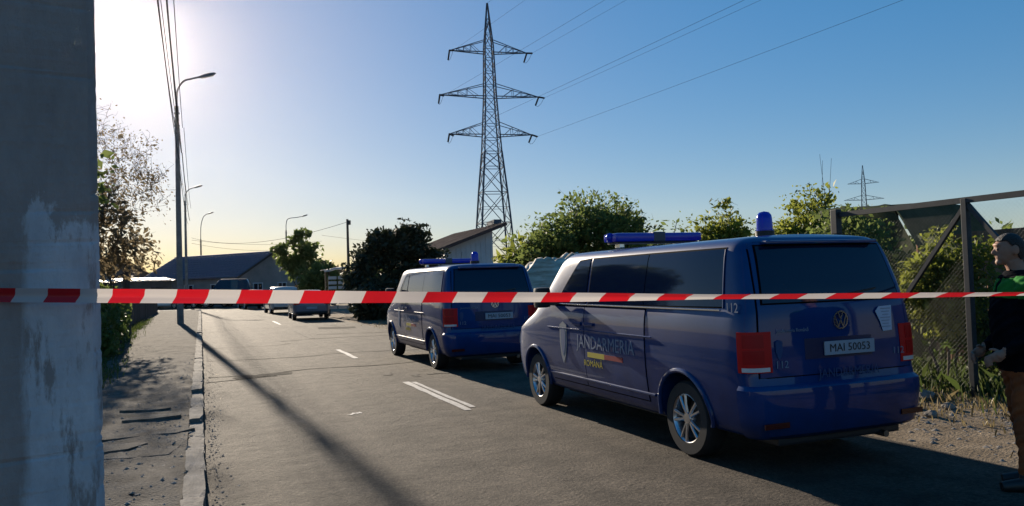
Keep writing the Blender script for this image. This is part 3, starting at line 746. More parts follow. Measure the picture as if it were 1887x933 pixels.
# ------------------------------------------------------------------ street lamps, poles and cables
LAMPG = mat('lamp_grey', (.16, .16, .17), .5, metal=.4)
LAMPLENS = mat('lamp_lens', (.35, .34, .32), .25)
def street_lamp(x, y, label, h=10.35, reach=1.35, rise=1.35, rz=0.0, w0=.30, w1=.17, z0=.08, arm=True):
    r = empty('street_lamp', (x, y, z0), label, 'street lamp', 'concrete street lamps', rz=rz)
    concrete_shaft(w0, w0 * .85, w1, w1 * .85, h, .02).build('pole', FARCONC, r)
    pts = catmull([(.0, 0, h - .9), (0, 0, h + .1), (.05, 0, h + rise * .55), (.32, 0, h + rise * .9), (reach * .7, 0, h + rise * 1.0), (reach, 0, h + rise * 1.07)], 5)
    MB().tube(pts, .045, 8).build('arm', LAMPG, r, sm=50)
    a = math.atan2(.2, .6); hd = MB()
    prof = [(0, .03), (.15, .075), (.35, .125), (.62, .135), (.82, .10), (.92, .03)]
    n = 12
    for px, rr in prof:
        for k in range(n):
            an = 2 * math.pi * k / n; hd.v.append((px, rr * math.cos(an), max(-.05, .75 * rr * math.sin(an))))
    for i in range(len(prof) - 1):
        for k in range(n):
            a0 = i * n + k; a1 = i * n + (k + 1) % n; hd.f.append((a0, a1, a1 + n, a0 + n))
    hd.f.append(tuple(reversed(range(n)))); hd.f.append(tuple((len(prof) - 1) * n + k for k in range(n)))
    ho = hd.build('lamp_head', LAMPG, r, sm=50); ho.location = (reach - .05, 0, h + rise * 1.05); ho.rotation_euler = (0, -.30, 0)
    ln = MB().box((.5, 0, -.06), (.6, .2, .05)).build('lens', LAMPLENS, ho, bevel=.02)
    for zz in (h - .35, h - .95):
        MB().box((0, 0, zz), (w1 * 1.5, w1 * 1.4, .05)).build('clamp', LAMPG, r)
    return r
street_lamp(-.92, 40.8, 'tall concrete street lamp nearest the camera, lamp head leaning over the road', reach=.95)
street_lamp(-1.25, 81.5, 'second street lamp along the left pavement, just right of the tall one', 10.0, .75, 1.2)
street_lamp(.1, 110, 'smallest thin street lamp behind the grey tiled roof', 8.0, .8, 3.1)
street_lamp(10.6, 108.5, 'street lamp head rising above the small round tree', 9.0, 2.0, 1.7, rz=0)
up = empty('utility_pole', (10.15, 59.0, 0.0), 'lone dark pole with a box at its top, left of the dark tree', 'pole')
concrete_shaft(.22, .2, .15, .14, 6.5, .02).build('shaft', mat('dark_wood', (.06, .05, .045), .9), up)
MB().box((.1, 0, 6.25), (.26, .2, .32)).build('junction_box', BLACKP, up)

def cable(name, a, b, sag, r, material, label, cat='cable', group=None, n=40):
    a, b = Vector(a), Vector(b); m = MB()
    m.tube([a.lerp(b, k / n) + Vector((0, 0, -4 * sag * (k / n) * (1 - k / n))) for k in range(n + 1)], r, 4, cap=False)
    o = m.build(name, material, None)
    return tagp(o, label, cat, group)
CAB = mat('cable_black', (.02, .02, .022), .95, spec=.0)
ORD = ['topmost', 'second highest', 'third highest', 'fourth highest', 'thick fifth', 'lowest']
for k, (z0_, z1_, dx, rr) in enumerate([(9.95, 9.9, -.22, .011), (9.9, 9.7, -.02, .011), (9.55, 9.4, .2, .011), (9.15, 9.1, -.2, .011), (8.6, 8.2, .1, .019), (8.2, 7.9, -.05, .013)]):
    for q, (ya, yb, xa, xb) in enumerate([(3.5, 40.8, -.55, -.82), (40.8, 81.5, -.82, -.95)]):
        cable('overhead_cable', (xa + dx, ya, z0_ if q == 0 else z1_), (xb + dx * (1 if q else .7), yb, z1_), .38 + .07 * k, rr, CAB,
              ORD[k] + (' overhead cable between the near concrete pole and the tall lamp' if q == 0 else ' overhead cable from the tall lamp to the second lamp'), 'cable', 'overhead cables on the lamp poles')
for k, (p, q_) in enumerate([((-1, 110, 8.0), (15.2, 108.5, 7.6)), ((-1, 110, 7.6), (15.2, 108.5, 7.0)), ((-1, 110, 8.3), (10.15, 59, 6.3)), ((15.2, 108.5, 8.4), (60, 120, 8.0))]):
    cable('overhead_cable', p, q_, .5 + .3 * k, .014, CAB, ['upper thin cable above the grey tiled roof', 'lower thin cable above the grey tiled roof', 'slanting thin cable from behind the tiled roof to the lone dark pole', 'thin cable leaving the lamp above the small tree to the right'][k], 'cable', 'cables over the tiled house')

# ------------------------------------------------------------------ pylons
STEEL = mat('pylon_steel', (.07, .09, .125), .85, spec=.1)
INSUL = mat('insulator_glass', (.04, .036, .04), .8, spec=.1)
def pylon(loc, rz, label, detail=True, name='electricity_pylon', scale=1.0, group='electricity pylons'):
    r = empty(name, loc, label, 'pylon', group, rz=rz); r.scale = (scale,) * 3
    zs = [0, 4.6, 8.6, 12.2, 15.2, 17.0, 18.6, 20.3, 22.0, 23.6, 25.0, 26.6, 28.2, 29.6]
    def hw(z): return np.interp(z, [0, 8.6, 12.2, 17, 23.6, 29.6, 35], [2.25, 1.72, 1.45, 1.02, .66, .5, .03])
    th = .10
    # body: four legs
    for sx, sy in ((-1, -1), (1, -1), (1, 1), (-1, 1)):
        m = MB(); pts = [(sx * hw(z), sy * hw(z), z) for z in (0, 8.6, 12.2, 17, 23.6, 29.6, 34.9)]
        for a, b in zip(pts[:-1], pts[1:]): m.bar(a, b, th * (1.5 if a[2] < 17 else 1.1))
        m.build('leg', STEEL, r)
    # bracing panel by panel
    def ring(z): w = hw(z); return [(-w, -w, z), (w, -w, z), (w, w, z), (-w, w, z)]
    zz = zs + [31.2, 33]
    for i in range(len(zz) - 1):
        a, b = ring(zz[i]), ring(zz[i + 1]); m = MB(); t_ = .075 if zz[i] < 17 else .055
        for k in range(4):
            k2 = (k + 1) % 4
            m.bar(a[k], b[k2], t_); m.bar(a[k2], b[k], t_)
            m.bar(b[k], b[k2], t_)
            if i < 3:
                c = (Vector(a[k]) + Vector(b[k2]) + Vector(a[k2]) + Vector(b[k])) / 4
                for e in (a[k], a[k2]): m.bar((Vector(e) + Vector(b[k if e is a[k] else k2])) / 2, c, .045)
        m.build('bracing', STEEL, r)
    MB().box((0, 0, 8.62), (.9, 4.2, .5)).build('sign_plate', STEEL, r)
    # cross-arms
    for z, reach in ((19.0, 5.0), (23.6, 6.0), (28.9, 4.7)):
        for s in (-1, 1):
            m = MB(); w = hw(z); w2 = hw(z + 1.5); tip = (s * reach, 0, z + .15)
            for sy in (-1, 1):
                m.bar((s * w, sy * w, z), tip, .10); m.bar((s * w2, sy * w2, z + 1.5), tip, .075)
                for f0, f1 in ((.15, .4), (.4, .6), (.6, .8)):
                    lo = lambda f: Vector((s * w, sy * w, z)).lerp(Vector(tip), f); hi = lambda f: Vector((s * w2, sy * w2, z + 1.5)).lerp(Vector(tip), f)
                    m.bar(lo(f0), hi(f1), .045); m.bar(lo(f1), hi(f1), .04)
            for f in (.25, .5, .75):
                m.bar(Vector((s * w, -w, z)).lerp(Vector(tip), f), Vector((s * w, w, z)).lerp(Vector(tip), f), .045)
            m.build('crossarm', STEEL, r)
            if detail:
                for sg in (-1, 1):
                    e = Vector(tip) + Vector((.12, sg * 1.9, -.55)); mi = MB(); t0 = Vector(tip)
                    n = 10; pts = [t0.lerp(e, k / (2 * n)) for k in range(2 * n + 1)]
                    mi.tube(pts, [.04 if k % 2 else .11 for k in range(2 * n + 1)], 8)
                    mi.build('insulator', INSUL, r)
                # jumper loop
                MB().tube([Vector(tip) + Vector((.1 * abs(u), 1.9 * u, -.55 - .5 * (1 - u * u))) for u in np.linspace(-1, 1, 12)], .02, 5).build('jumper', CAB, r)
    return r
PX, PY, PR = 32.4, 88.3, rad(-8)
pylon((PX, PY, -0.2), PR, 'tall dark lattice pylon with three pairs of arms, rising behind the house', True)
wd = Vector((math.sin(PR), -math.cos(PR), 0)); ad = Vector((math.cos(PR), math.sin(PR), 0))
WIRE = mat('power_line', (.03, .045, .07), .9, spec=.05)
for z, reach in ((19.0, 5.0), (23.6, 6.0), (28.9, 4.7)):
    for s in (-1, 1):
        a = Vector((PX, PY, -.2)) + ad * (s * reach + .12) + wd * 1.9 + Vector((0, 0, z - .4))
        cable('power_line', a, a + Vector((21.6, -218, 6)), 1.5, .012, WIRE, 'thin power line from the ' + ('left' if s < 0 else 'right') + ' end of the ' + {19.0: 'lowest', 23.6: 'middle', 28.9: 'top'}[z] + ' pylon arm to the upper right', 'power line', 'power lines over the street', 60)
cable('power_line', (PX, PY, 34.7), Vector((PX, PY, 34.7)) + Vector((21.6, -218, 6)), 1.5, .018, WIRE, 'single earth wire running from the top of the tall pylon', 'power line')
pylon((233, 230, 0), rad(-40), 'tiny distant pylon above the bushes behind the near van', False, scale=1.16)

# ------------------------------------------------------------------ parked cars
def make_car(name, loc, rz, label, cat, L, W, Hh, paint, prof, belt, wheel_r=.31, wb=None, group='cars parked by the bend'):
    """prof: list of (y, roof z, belt z) from rear to front, y in metres from the middle"""
    r = empty(name, loc, label, cat, group, rz=rz)
    prof = catmull(np.array(prof, float), 3)
    hw = W / 2; rows = []
    nP = len(prof); y0, y1 = prof[0][0], prof[-1][0]
    for y, rz_, bz in prof:
        e = min((y - y0) / .35, (y1 - y) / .45, 1.0); pf = .80 + .20 * math.sqrt(max(0, min(1, e)))
        w = hw * pf; g = max(rz_ - bz, 0.0)
        k = min(1, g / .35)
        wr = w * (.93 - .17 * k)
        lo = .24 + .12 * (1 - min(1, max(0, e)))
        ring = [(0, lo), (w * .86, lo), (w * .97, lo + .08), (w, .52), (w * .985, bz - .12), (w * .95, bz), (w * (.95 - .03 * k), bz + .02 * k), (wr + .25 * (w * .92 - wr), bz + g * .72), (wr, bz + g * .90), (wr * .86, bz + g * .985), (0, rz_ + .015)]
        rows.append([(x, y, z) for x, z in ring] + [(-x, y, z) for x, z in reversed(ring[1:-1])])
    P = np.array(rows); nR = P.shape[1]
    V = P.reshape(-1, 3); Q = []
    for i in range(nP - 1):
        for j in range(nR):
            j2 = (j + 1) % nR; Q.append((i * nR + j, i * nR + j2, (i + 1) * nR + j2, (i + 1) * nR + j))
    m = MB(); m.v = [tuple(v) for v in V]; m.f = [tuple(q) for q in Q] + [tuple(range(nR)), tuple((nP - 1) * nR + k for k in range(nR))]
    wb = wb or L * .6; ya = y0 + (L - wb) * .48; axles = (ya, ya + wb)
    me = m.mesh('tmp', None); tmp = link('tmp', me)
    cut = MB()
    for yy in axles:
        for s in (-1, 1): cut.lathe([(0, s * (hw - .22)), (wheel_r + .05, s * (hw - .22)), (wheel_r + .05, s * (hw + .3)), (0, s * (hw + .3))], 24, 'X', (0, yy, wheel_r + .01))
    cme = cut.mesh('cut'); cb = bmesh.new(); cb.from_mesh(cme); bmesh.ops.remove_doubles(cb, verts=cb.verts, dist=1e-5); bmesh.ops.recalc_face_normals(cb, faces=cb.faces); cb.to_mesh(cme); cb.free()
    cutter = link('cutter', cme); md = tmp.modifiers.new('b', 'BOOLEAN'); md.operation = 'DIFFERENCE'; md.object = cutter; md.solver = 'EXACT'
    dg = bpy.context.evaluated_depsgraph_get(); dg.update()
    bme = bpy.data.meshes.new_from_object(tmp.evaluated_get(dg)); bme.name = 'body'; bpy.data.objects.remove(tmp); bpy.data.objects.remove(cutter)
    bme.materials.clear(); bme.materials.append(paint); smooth(bme, 32); link('body', bme, r)
    # glass: side windows between the pillars, screens front and rear
    def window(nm, ia, ib, ja, jb, ins=.0):
        mm = MB(); G = []
        for i in range(ia, ib + 1):
            row = []
            for j in range(ja, jb + 1):
                p = P[i, j % nR].copy(); c = np.array([0, p[1], p[2] - .5]); d = p - c; d[1] = 0; row.append(p + d / np.linalg.norm(d) * .012)
            G.append(row)
        Vg, Qg = grid_mesh(np.array(G)); mm.v = [tuple(v) for v in Vg]; mm.f = [tuple(q) for q in Qg]
        mm.build(nm, GLASS, r, sm=50)
    gl = [i for i in range(nP) if prof[i][1] - prof[i][2] > .30]
    i0, i1 = gl[0], gl[-1]; mid = (i0 + i1) // 2
    for ja, jb in ((6, 8), (nR - 8, nR - 6)):
        window('side_window', i0, mid - 0, ja, jb); window('side_window', mid + 1, i1, ja, jb)
    top = [i for i in range(nP) if prof[i][1] - prof[i][2] > .06]
    window('rear_window', max(0, top[0] - 1), i0, 8, nR - 8); window('windscreen', i1, min(nP - 1, top[-1] + 1), 8, nR - 8)
    for yy in axles:
        for s in (-1, 1): make_wheel(r, s * (hw - .11), yy, s, wheel_r, .19, wheel_r * .64)
    for s in (-1, 1):
        MB().box((s * (hw * .80), y0 + .05, belt - .14), (hw * .34, .10, .17)).build('tail_lamp', REDLENS, r, bevel=.02)
        MB().box((s * (hw * .74), y1 - .10, .66), (hw * .36, .16, .13)).build('head_lamp', WHITELENS, r, bevel=.03)
        MB().box((s * (hw + .07), axles[1] - .62, belt + .07), (.17, .10, .12)).build('side_mirror', BLACKP, r, bevel=.03)
    MB().box((0, y0 - .005, .60), (.5, .02, .11)).build('number_plate', PLATE, r)
    MB().box((0, y0 + .03, .38), (W * .84, .10, .12)).build('bumper', BLACKP, r, bevel=.03)
    return r
def sedan(L, H, belt):  # y, roof, belt
    h2 = L / 2
    return [(-h2, .62, .62), (-h2 + .06, belt - .02, belt - .04), (-h2 + .55, belt + .04, belt), (-h2 + .95, belt + .18, belt), (-h2 + 1.45, H - .06, belt), (-h2 + 2.1, H, belt - .01), (.45, H - .03, belt - .02), (.95, belt + .22, belt - .03), (1.28, belt + .03, belt - .04), (h2 - .5, belt - .10, belt - .13), (h2 - .1, .70, .69), (h2, .55, .55)]
def hatch(L, H, belt):
    h2 = L / 2
    return [(-h2, .62, .62), (-h2 + .05, belt - .03, belt - .05), (-h2 + .12, belt + .06, belt), (-h2 + .38, H - .10, belt), (-h2 + .75, H - .01, belt), (-.2, H, belt - .01), (.35, H - .05, belt - .02), (.85, belt + .25, belt - .03), (1.18, belt + .03, belt - .04), (h2 - .45, belt - .10, belt - .13), (h2 - .08, .70, .69), (h2, .55, .55)]
P_GREYBLUE = mat('grey_blue_paint', (.09, .115, .16), .3, coat=.6)
P_SILVER = mat('silver_paint', (.42, .40, .38), .3, coat=.8)
P_DARK = mat('black_paint', (.012, .013, .016), .25, coat=.8)
P_WHITE = mat('white_paint', (.66, .64, .62), .3, coat=.6)
P_RED = mat('maroon_paint', (.10, .02, .02), .3, coat=.6)
make_car('sedan_car', (5.05, 41.6, .02), rad(-2), 'grey-blue saloon car seen from behind, nearest of the far parked cars', 'car', 4.4, 1.76, 1.45, P_GREYBLUE, sedan(4.4, 1.45, .98), .98)
make_car('estate_car', (4.75, 52.5, .02), rad(3), 'pale silver tall car ahead of the grey-blue saloon', 'car', 4.3, 1.80, 1.66, P_SILVER, hatch(4.3, 1.66, 1.02), 1.02, .33)
make_car('hatchback_car', (3.75, 66.0, .01), rad(8), 'dark car with bright roof left of the silver one', 'car', 4.1, 1.74, 1.50, P_DARK, hatch(4.1, 1.5, .96), .96)
make_car('parked_car', (.9, 77.0, .01), rad(72), 'black car side on before the grey tiled house wall', 'car', 4.5, 1.8, 1.48, P_DARK, sedan(4.5, 1.48, .98), .98)
make_car('parked_car', (-3.0, 79.0, .01), rad(62), 'white car with sun glaring off its glass, behind the tall street lamp', 'car', 4.3, 1.78, 1.5, P_WHITE, hatch(4.3, 1.5, .98), .98)
make_car('parked_car', (-6.1, 84.0, .01), rad(55), 'maroon car at the far left end of the parked row', 'car', 4.4, 1.76, 1.46, P_RED, sedan(4.4, 1.46, .97), .97)

make_car('panel_van', (2.0, 76.2, .01), rad(78), 'tall dark van parked across the street end before the tiled house', 'van', 4.9, 1.9, 2.5, P_DARK, hatch(4.9, 2.5, 1.5), 1.5, .34)
# ------------------------------------------------------------------ houses and stalls
def roof_tile_mat(name, c1, c2, sx=3.2, sy=2.6):
    m = bpy.data.materials.new(name); m.use_nodes = True; nt = m.node_tree; N = nt.nodes; L = nt.links; p = N['Principled BSDF']
    tc = N.new('ShaderNodeTexCoord')
    nz = N.new('ShaderNodeTexNoise'); nz.inputs['Scale'].default_value = 1.3; nz.inputs['Detail'].default_value = 8; L.new(tc.outputs['Object'], nz.inputs[0])
    cr = N.new('ShaderNodeValToRGB'); cr.color_ramp.elements[0].color = (*c1, 1); cr.color_ramp.elements[1].color = (*c2, 1); cr.color_ramp.elements[0].position = .35; cr.color_ramp.elements[1].position = .65
    L.new(nz.outputs[0], cr.inputs[0]); L.new(cr.outputs[0], p.inputs['Base Color']); p.inputs['Roughness'].default_value = .75; p.inputs['Specular IOR Level'].default_value = .2
    return m
GREYTILE = roof_tile_mat('grey_tile', (.075, .083, .115), (.13, .14, .18))
BROWNTILE = roof_tile_mat('brown_sheet', (.14, .075, .06), (.22, .125, .10))
PLASTER = mat('grey_plaster', (.22, .20, .19), .9, var=.2, vscale=.8, bump=.2, bscale=20)
WHITEWALL = mat('pale_wall', (.52, .50, .50), .9, var=.1, vscale=1.2, bump=.2, bscale=20)
DARKWALL = mat('dark_wall', (.10, .085, .075), .9, var=.3, vscale=.9)
WOODD = mat('dark_timber', (.05, .038, .03), .85, var=.3, vscale=6, stretch=(1, 1, .2))

def rooftiles(parent, p0, du, dv, nu, nv, material, lift=.05):
    """courses of tiles on a roof slope: p0 eave corner, du along the eave, dv up the slope (full vectors); each tile a sharing mesh"""
    p0, du, dv = Vector(p0), Vector(du), Vector(dv)
    n = du.cross(dv).normalized(); n = n if n.z > 0 else -n
    ux, vx = du.normalized(), dv.normalized(); tw, tl = du.length / nu, dv.length / nv
    m = MB(); k = 6
    prof = [(-.5 + i / k, math.sin(math.pi * i / k) * .06) for i in range(k + 1)]
    for a, hgt in prof:
        m.v.append((a * tw, 0, hgt + lift)); m.v.append((a * tw, tl * 1.08, hgt + .01)); m.v.append((a * tw, 0, hgt + lift - .03))
    for i in range(k):
        b = i * 3; m.f.append((b, b + 3, b + 4, b + 1)); m.f.append((b + 2, b + 5, b + 3, b))
    me = m.mesh('roof_tile', material, 50)
    Mx = Matrix((ux, vx, n)).transposed().to_4x4()
    for j in range(nv):
        for i in range(nu):
            o = link('roof_tile', me, parent); M4 = Mx.copy(); M4.translation = p0 + ux * (i + .5) * tw + vx * j * tl; o.matrix_local = M4

def gable_house(name, corner, gdir, gl, ldir, ll, eave, ridge, label, wallm, roofm, tiles=None, over=.35, winds=()):
    r = empty(name, (corner[0], corner[1], 0), label, 'house')
    g = Vector((gdir[0], gdir[1], 0)).normalized() * gl; l = Vector((ldir[0], ldir[1], 0)).normalized() * ll
    Z = Vector((0, 0, 1)); o = Vector((0, 0, -.1))
    m = MB(); pent = [o, o + g, o + g + Z * (eave + .1), o + g / 2 + Z * (ridge + .1), o + Z * (eave + .1)]
    m.prism(pent, l); m.build('wall', wallm, r)
    gu, lu = g.normalized(), l.normalized()
    slope = Vector((0, 0, ridge - eave)) + g / 2; su = slope.normalized()
    rf = []
    for sgn in (0, 1):
        e0 = (Vector((0, 0, eave)) - su * over if sgn == 0 else g + Vector((0, 0, eave)) - (Vector((0, 0, ridge - eave)) - g / 2).normalized() * over) - lu * over
        top = g / 2 + Vector((0, 0, ridge)) - lu * over; dl = l + lu * 2 * over
        nrm = (top - e0).cross(dl).normalized(); nrm = nrm if nrm.z > 0 else -nrm
        m = MB().prism([e0 + nrm * .03, top + nrm * .03, top + dl + nrm * .03, e0 + dl + nrm * .03], nrm * .09)
        rr = m.build('roof_slope', roofm, r); rf.append((rr, e0 + nrm * .12, dl, top - e0))
    if tiles: rooftiles(rf[0][0], rf[0][1], rf[0][2], rf[0][3], tiles[0], tiles[1], roofm)
    MB().tube([g / 2 + Vector((0, 0, ridge + .1)) - lu * over, g / 2 + Vector((0, 0, ridge + .1)) + l + lu * over], .13, 8).build('ridge_cap', roofm, r, sm=50)
    MB().bar(Vector((0, 0, eave)) - su * over - lu * (over + .02), g / 2 + Vector((0, 0, ridge)) - lu * (over + .02), .05, .18).build('verge_board', WOODD, r)
    MB().bar(g + Vector((0, 0, eave)) - (Vector((0, 0, ridge - eave)) - g / 2).normalized() * over - lu * (over + .02), g / 2 + Vector((0, 0, ridge)) - lu * (over + .02), .05, .18).build('verge_board', WOODD, r)
    for which, t, z, w, h_ in winds:
        d, nr = (gu, -lu) if which == 'g' else (lu, -gu)
        base = d * t + Vector((0, 0, z)); q = Matrix((d, -nr, Z)).transposed()
        wn_ = MB().box(base + nr * .02, (w, .06, h_), rot=q).build('window', GLASS, r)
        for dz in (-1, 1): MB().box(base + nr * .05 + Z * dz * h_ / 2, (w + .14, .08, .08), rot=q).build('frame', WHITEWALL, wn_)
        for dx in (-1, 0, 1): MB().box(base + nr * .05 + d * dx * w / 2, (.07, .07, h_ - .08), rot=q).build('frame', WHITEWALL, wn_)
    return r
gable_house('tiled_house', (3.2, 80.3), (6.5, 5.0), 8.4, (-6.1, 7.9), 14.5, 2.75, 5.05, 'low house with grey tiled roof at the end of the street', PLASTER, GREYTILE, (28, 10),
            winds=[('g', 2.5, 1.5, 1.1, 1.2), ('g', 5.6, 1.5, 1.1, 1.2), ('l', 3, 1.5, 1.3, 1.2), ('l', 7, 1.5, 1.3, 1.2), ('l', 11, 1.5, 1.3, 1.2)])
gable_house('dark_house', (-13.5, 97), (9, 1.0), 9.5, (-1.0, 9), 12, 2.6, 5.9, 'dark roofed house at the far left, half hidden by the tree', DARKWALL, roof_tile_mat('dark_roof', (.03, .035, .035), (.06, .06, .055)), None)
gable_house('far_house', (8.5, 93), (8, 2.0), 9, (-2, 8), 10, 2.6, 4.6, 'brown house behind the small tree and parked cars', DARKWALL, BROWNTILE, None, winds=[('g', 2.5, 1.5, 1.1, 1.2), ('g', 6, 1.5, 1.1, 1.2)])

# house with a single sloping roof, below the pylon
mh = empty('shed_roof_house', (12.3, 43.5, 0), 'pale walled house with one brown sloping roof, in front of the tall pylon', 'house')
zl, zr, wX, lY = 3.35, 4.62, 3.55, 9.0
MB().prism([(0, 0, -.1), (wX, 0, -.1), (wX, 0, zr), (0, 0, zl)], (0, lY, 0)).build('wall', WHITEWALL, mh)
sl = Vector((wX, 0, zr - zl)).normalized(); nn = Vector((-sl.z, 0, sl.x))
e0 = Vector((0, -.55, zl)) - sl * .7 + nn * .02; e1 = Vector((wX, -.55, zr)) + sl * .75 + nn * .02
rfo = MB().prism([e0, e1, e1 + Vector((0, lY + 1.1, 0)), e0 + Vector((0, lY + 1.1, 0))], nn * .10).build('roof', BROWNTILE, mh)
for k in range(22):
    y = -.5 + k * (lY + 1.0) / 21; MB().bar(e0 + Vector((0, y + .55, 0)) + nn * .12, e1 + Vector((0, y + .55, 0)) + nn * .12, .05, .035).build('roof_rib', BROWNTILE, rfo)
MB().bar(e0 + Vector((0, -.02, .03)), e1 + Vector((0, -.02, .03)), .05, .20).build('fascia', mat('fascia_brown', (.07, .035, .03), .7), mh)
wno = MB().box((1.2, -.03, 1.9), (.9, .06, .9)).build('window', GLASS, mh)
for dx in (-.47, .47): MB().box((1.2 + dx, -.05, 1.9), (.07, .08, 1.0)).build('frame', WOODD, wno)
for dz in (-.47, .47): MB().box((1.2, -.05, 1.9 + dz), (.88, .07, .07)).build('frame', WOODD, wno)
for k in range(12): MB().box((.12 + k * .3, -.012, 2.15), (.02, .02, 4.2 if k > 9 else 2.2 + k * .15)).build('cladding_batten', WHITEWALL, mh)

# low sheds with metal roofs facing the sun, left of the tiled house
for k, (x, y, w, d, z0_, z1_, rzz, lab, rm_) in enumerate([(-4.8, 83.5, 4.6, 3.0, 2.25, 2.75, 20, 'low shed with glinting pale metal roof behind the tall lamp post', 'zinc'), (-9.6, 85.5, 4.8, 3.0, 2.2, 2.7, 14, 'low shed with pinkish roof left of the glinting one', 'pink')]):
    sr = empty('garage_shed', (x, y, 0), lab, 'shed', rz=rad(rzz))
    MB().prism([(-w / 2, 0, -.1), (-w / 2, d, -.1), (-w / 2, d, z0_), (-w / 2, 0, z1_)], (w, 0, 0)).build('wall', DARKWALL, sr)
    zn = mat('zinc_roof', (.30, .30, .31), .55, metal=.3) if rm_ == 'zinc' else mat('pink_roof', (.34, .24, .21), .5)
    rs_ = MB().prism([(-w / 2 - .25, -.35, z1_ - .16), (-w / 2 - .25, d + .3, z1_ + .16), (-w / 2 - .25, d + .3, z1_ + .22), (-w / 2 - .25, -.35, z1_ - .10)], (w + .5, 0, 0)).build('roof', zn, sr)
    for q in range(8): MB().bar((-w / 2 - .2 + q * (w + .4) / 7, -.35, z1_ - .09), (-w / 2 - .2 + q * (w + .4) / 7, d + .3, z1_ + .24), .05, .04).build('roof_rib', zn, rs_)
    MB().box((w * .2, -.02, 1.0), (1.1, .06, 2.0)).build('door', WOODD, sr)

# stall with canopy and white slatted panels
st = empty('roadside_stall', (7.0, 43.2, .05), 'small roadside stall with pale canopy and white slatted panels beyond the saloon', 'stall')
for x in (-.7, .75):
    for y in (-.5, .6): MB().box((x, y, 1.25), (.08, .08, 2.5)).build('post', WOODD, st)
cn = MB(); V = []
for i in range(9):
    for j in range(5): V.append((-.95 + i * .275, -.8 + j * .42, 2.62 - .18 * abs(i - 4) / 4 - .10 * (j == 0) + random.uniform(-.03, .03)))
Vg, Qg = grid_mesh(np.array(V).reshape(9, 5, 3)); cn.v = [tuple(v) for v in Vg]; cn.f = [tuple(q) for q in Qg]
cno = cn.build('canopy', mat('canvas', (.55, .50, .44), .9, var=.1, trans=.3), st, sm=60)
sm_ = cno.modifiers.new('s', 'SOLIDIFY'); sm_.thickness = .02
for c in range(3):
    for k in range(7): MB().box((-.52 + c * .50, -.56, .45 + k * .26), (.42, .03, .16)).build('slat', P_WHITE, st, bevel=.01)

# tarpaulin heap between the two vans
tpv = []; nu_, nv_ = 36, 26
for i in range(nu_):
    for j in range(nv_):
        u = i / (nu_ - 1) * 2 - 1; v = j / (nv_ - 1) * 2 - 1; d = max(abs(u), abs(v))
        z = 2.28 * (1 - d ** 3.2) + .10 * math.sin(9 * u + 3 * v) * (1 - d) + .06 * math.sin(17 * v - 6 * u) + .05 * math.sin(31 * u + 11 * v)
        tpv.append((u * 1.9 + .06 * math.sin(8 * v), v * 1.3 + .06 * math.sin(11 * u), max(0, z)))
Vg, Qg = grid_mesh(np.array(tpv).reshape(nu_, nv_, 3)); mm = MB(); mm.v = [tuple(v) for v in Vg]; mm.f = [tuple(q) for q in Qg]
tpo = mm.build('tarpaulin_heap', mat('tarp', (.22, .15, .09), .75, vscale=1.6, col2=(.74, .66, .54), bump=.4, bscale=9, stretch=(.6, .6, 3.5)), None, sm=60)
tpo.location = (9.5, 20.3, -.02); tpo.rotation_euler = (0, 0, rad(-18)); tagp(tpo, 'creased pale and brown tarpaulin over a heap between the two vans', 'tarpaulin')

# ------------------------------------------------------------------ trees, shrubs, weeds
BARK = mat('bark', (.055, .042, .034), .95, var=.35, vscale=9, bump=.5, bscale=30, stretch=(1, 1, .3))
def leafmat(name, c1, c2, tr=.45): return mat(name, c1, .55, spec=.3, col2=c2, vscale=1.6, trans=tr, detail=8)
LEAF_OLIVE = leafmat('leaf_olive', (.085, .12, .032), (.17, .21, .06), .58)
LEAF_YELLOW = leafmat('leaf_yellow_green', (.13, .16, .022), (.25, .265, .05), .6)
LEAF_DARK = leafmat('leaf_dark', (.020, .026, .013), (.045, .050, .022), .2)
LEAF_BROWN = leafmat('leaf_brown', (.13, .10, .06), (.22, .175, .105), .6)
LEAF_GREEN = leafmat('leaf_green', (.055, .09, .022), (.11, .15, .035), .5)
GRASSM = leafmat('grass', (.045, .075, .016), (.10, .125, .035), .4)
DRYM = leafmat('dry_grass', (.16, .125, .06), (.28, .22, .11), .35)

def leaf_cards(name, P, size, material, parent, droop=.3, elong=1.9, out=None):
    N_ = len(P); P = np.asarray(P)
    a = rng.normal(size=(N_, 3)); a[:, 2] -= droop
    if out is not None: a += 1.2 * out
    a /= np.linalg.norm(a, axis=1, keepdims=True)
    b = np.cross(a, rng.normal(size=(N_, 3))); b /= np.linalg.norm(b, axis=1, keepdims=True) + 1e-9
    c = np.cross(a, b)
    s = size * np.exp(rng.normal(-.05, .42, size=(N_, 1)))
    l = s * elong / 2
    V = np.stack([P - a * l, P + b * s * .5 + c * s * .12 - a * l * .1, P + a * l, P - b * s * .5 + c * s * .12 - a * l * .1], 1).reshape(-1, 3)
    Q = np.arange(N_ * 4).reshape(-1, 4)
    o = link(name, fast_mesh(name, V, Q), parent, material); return o

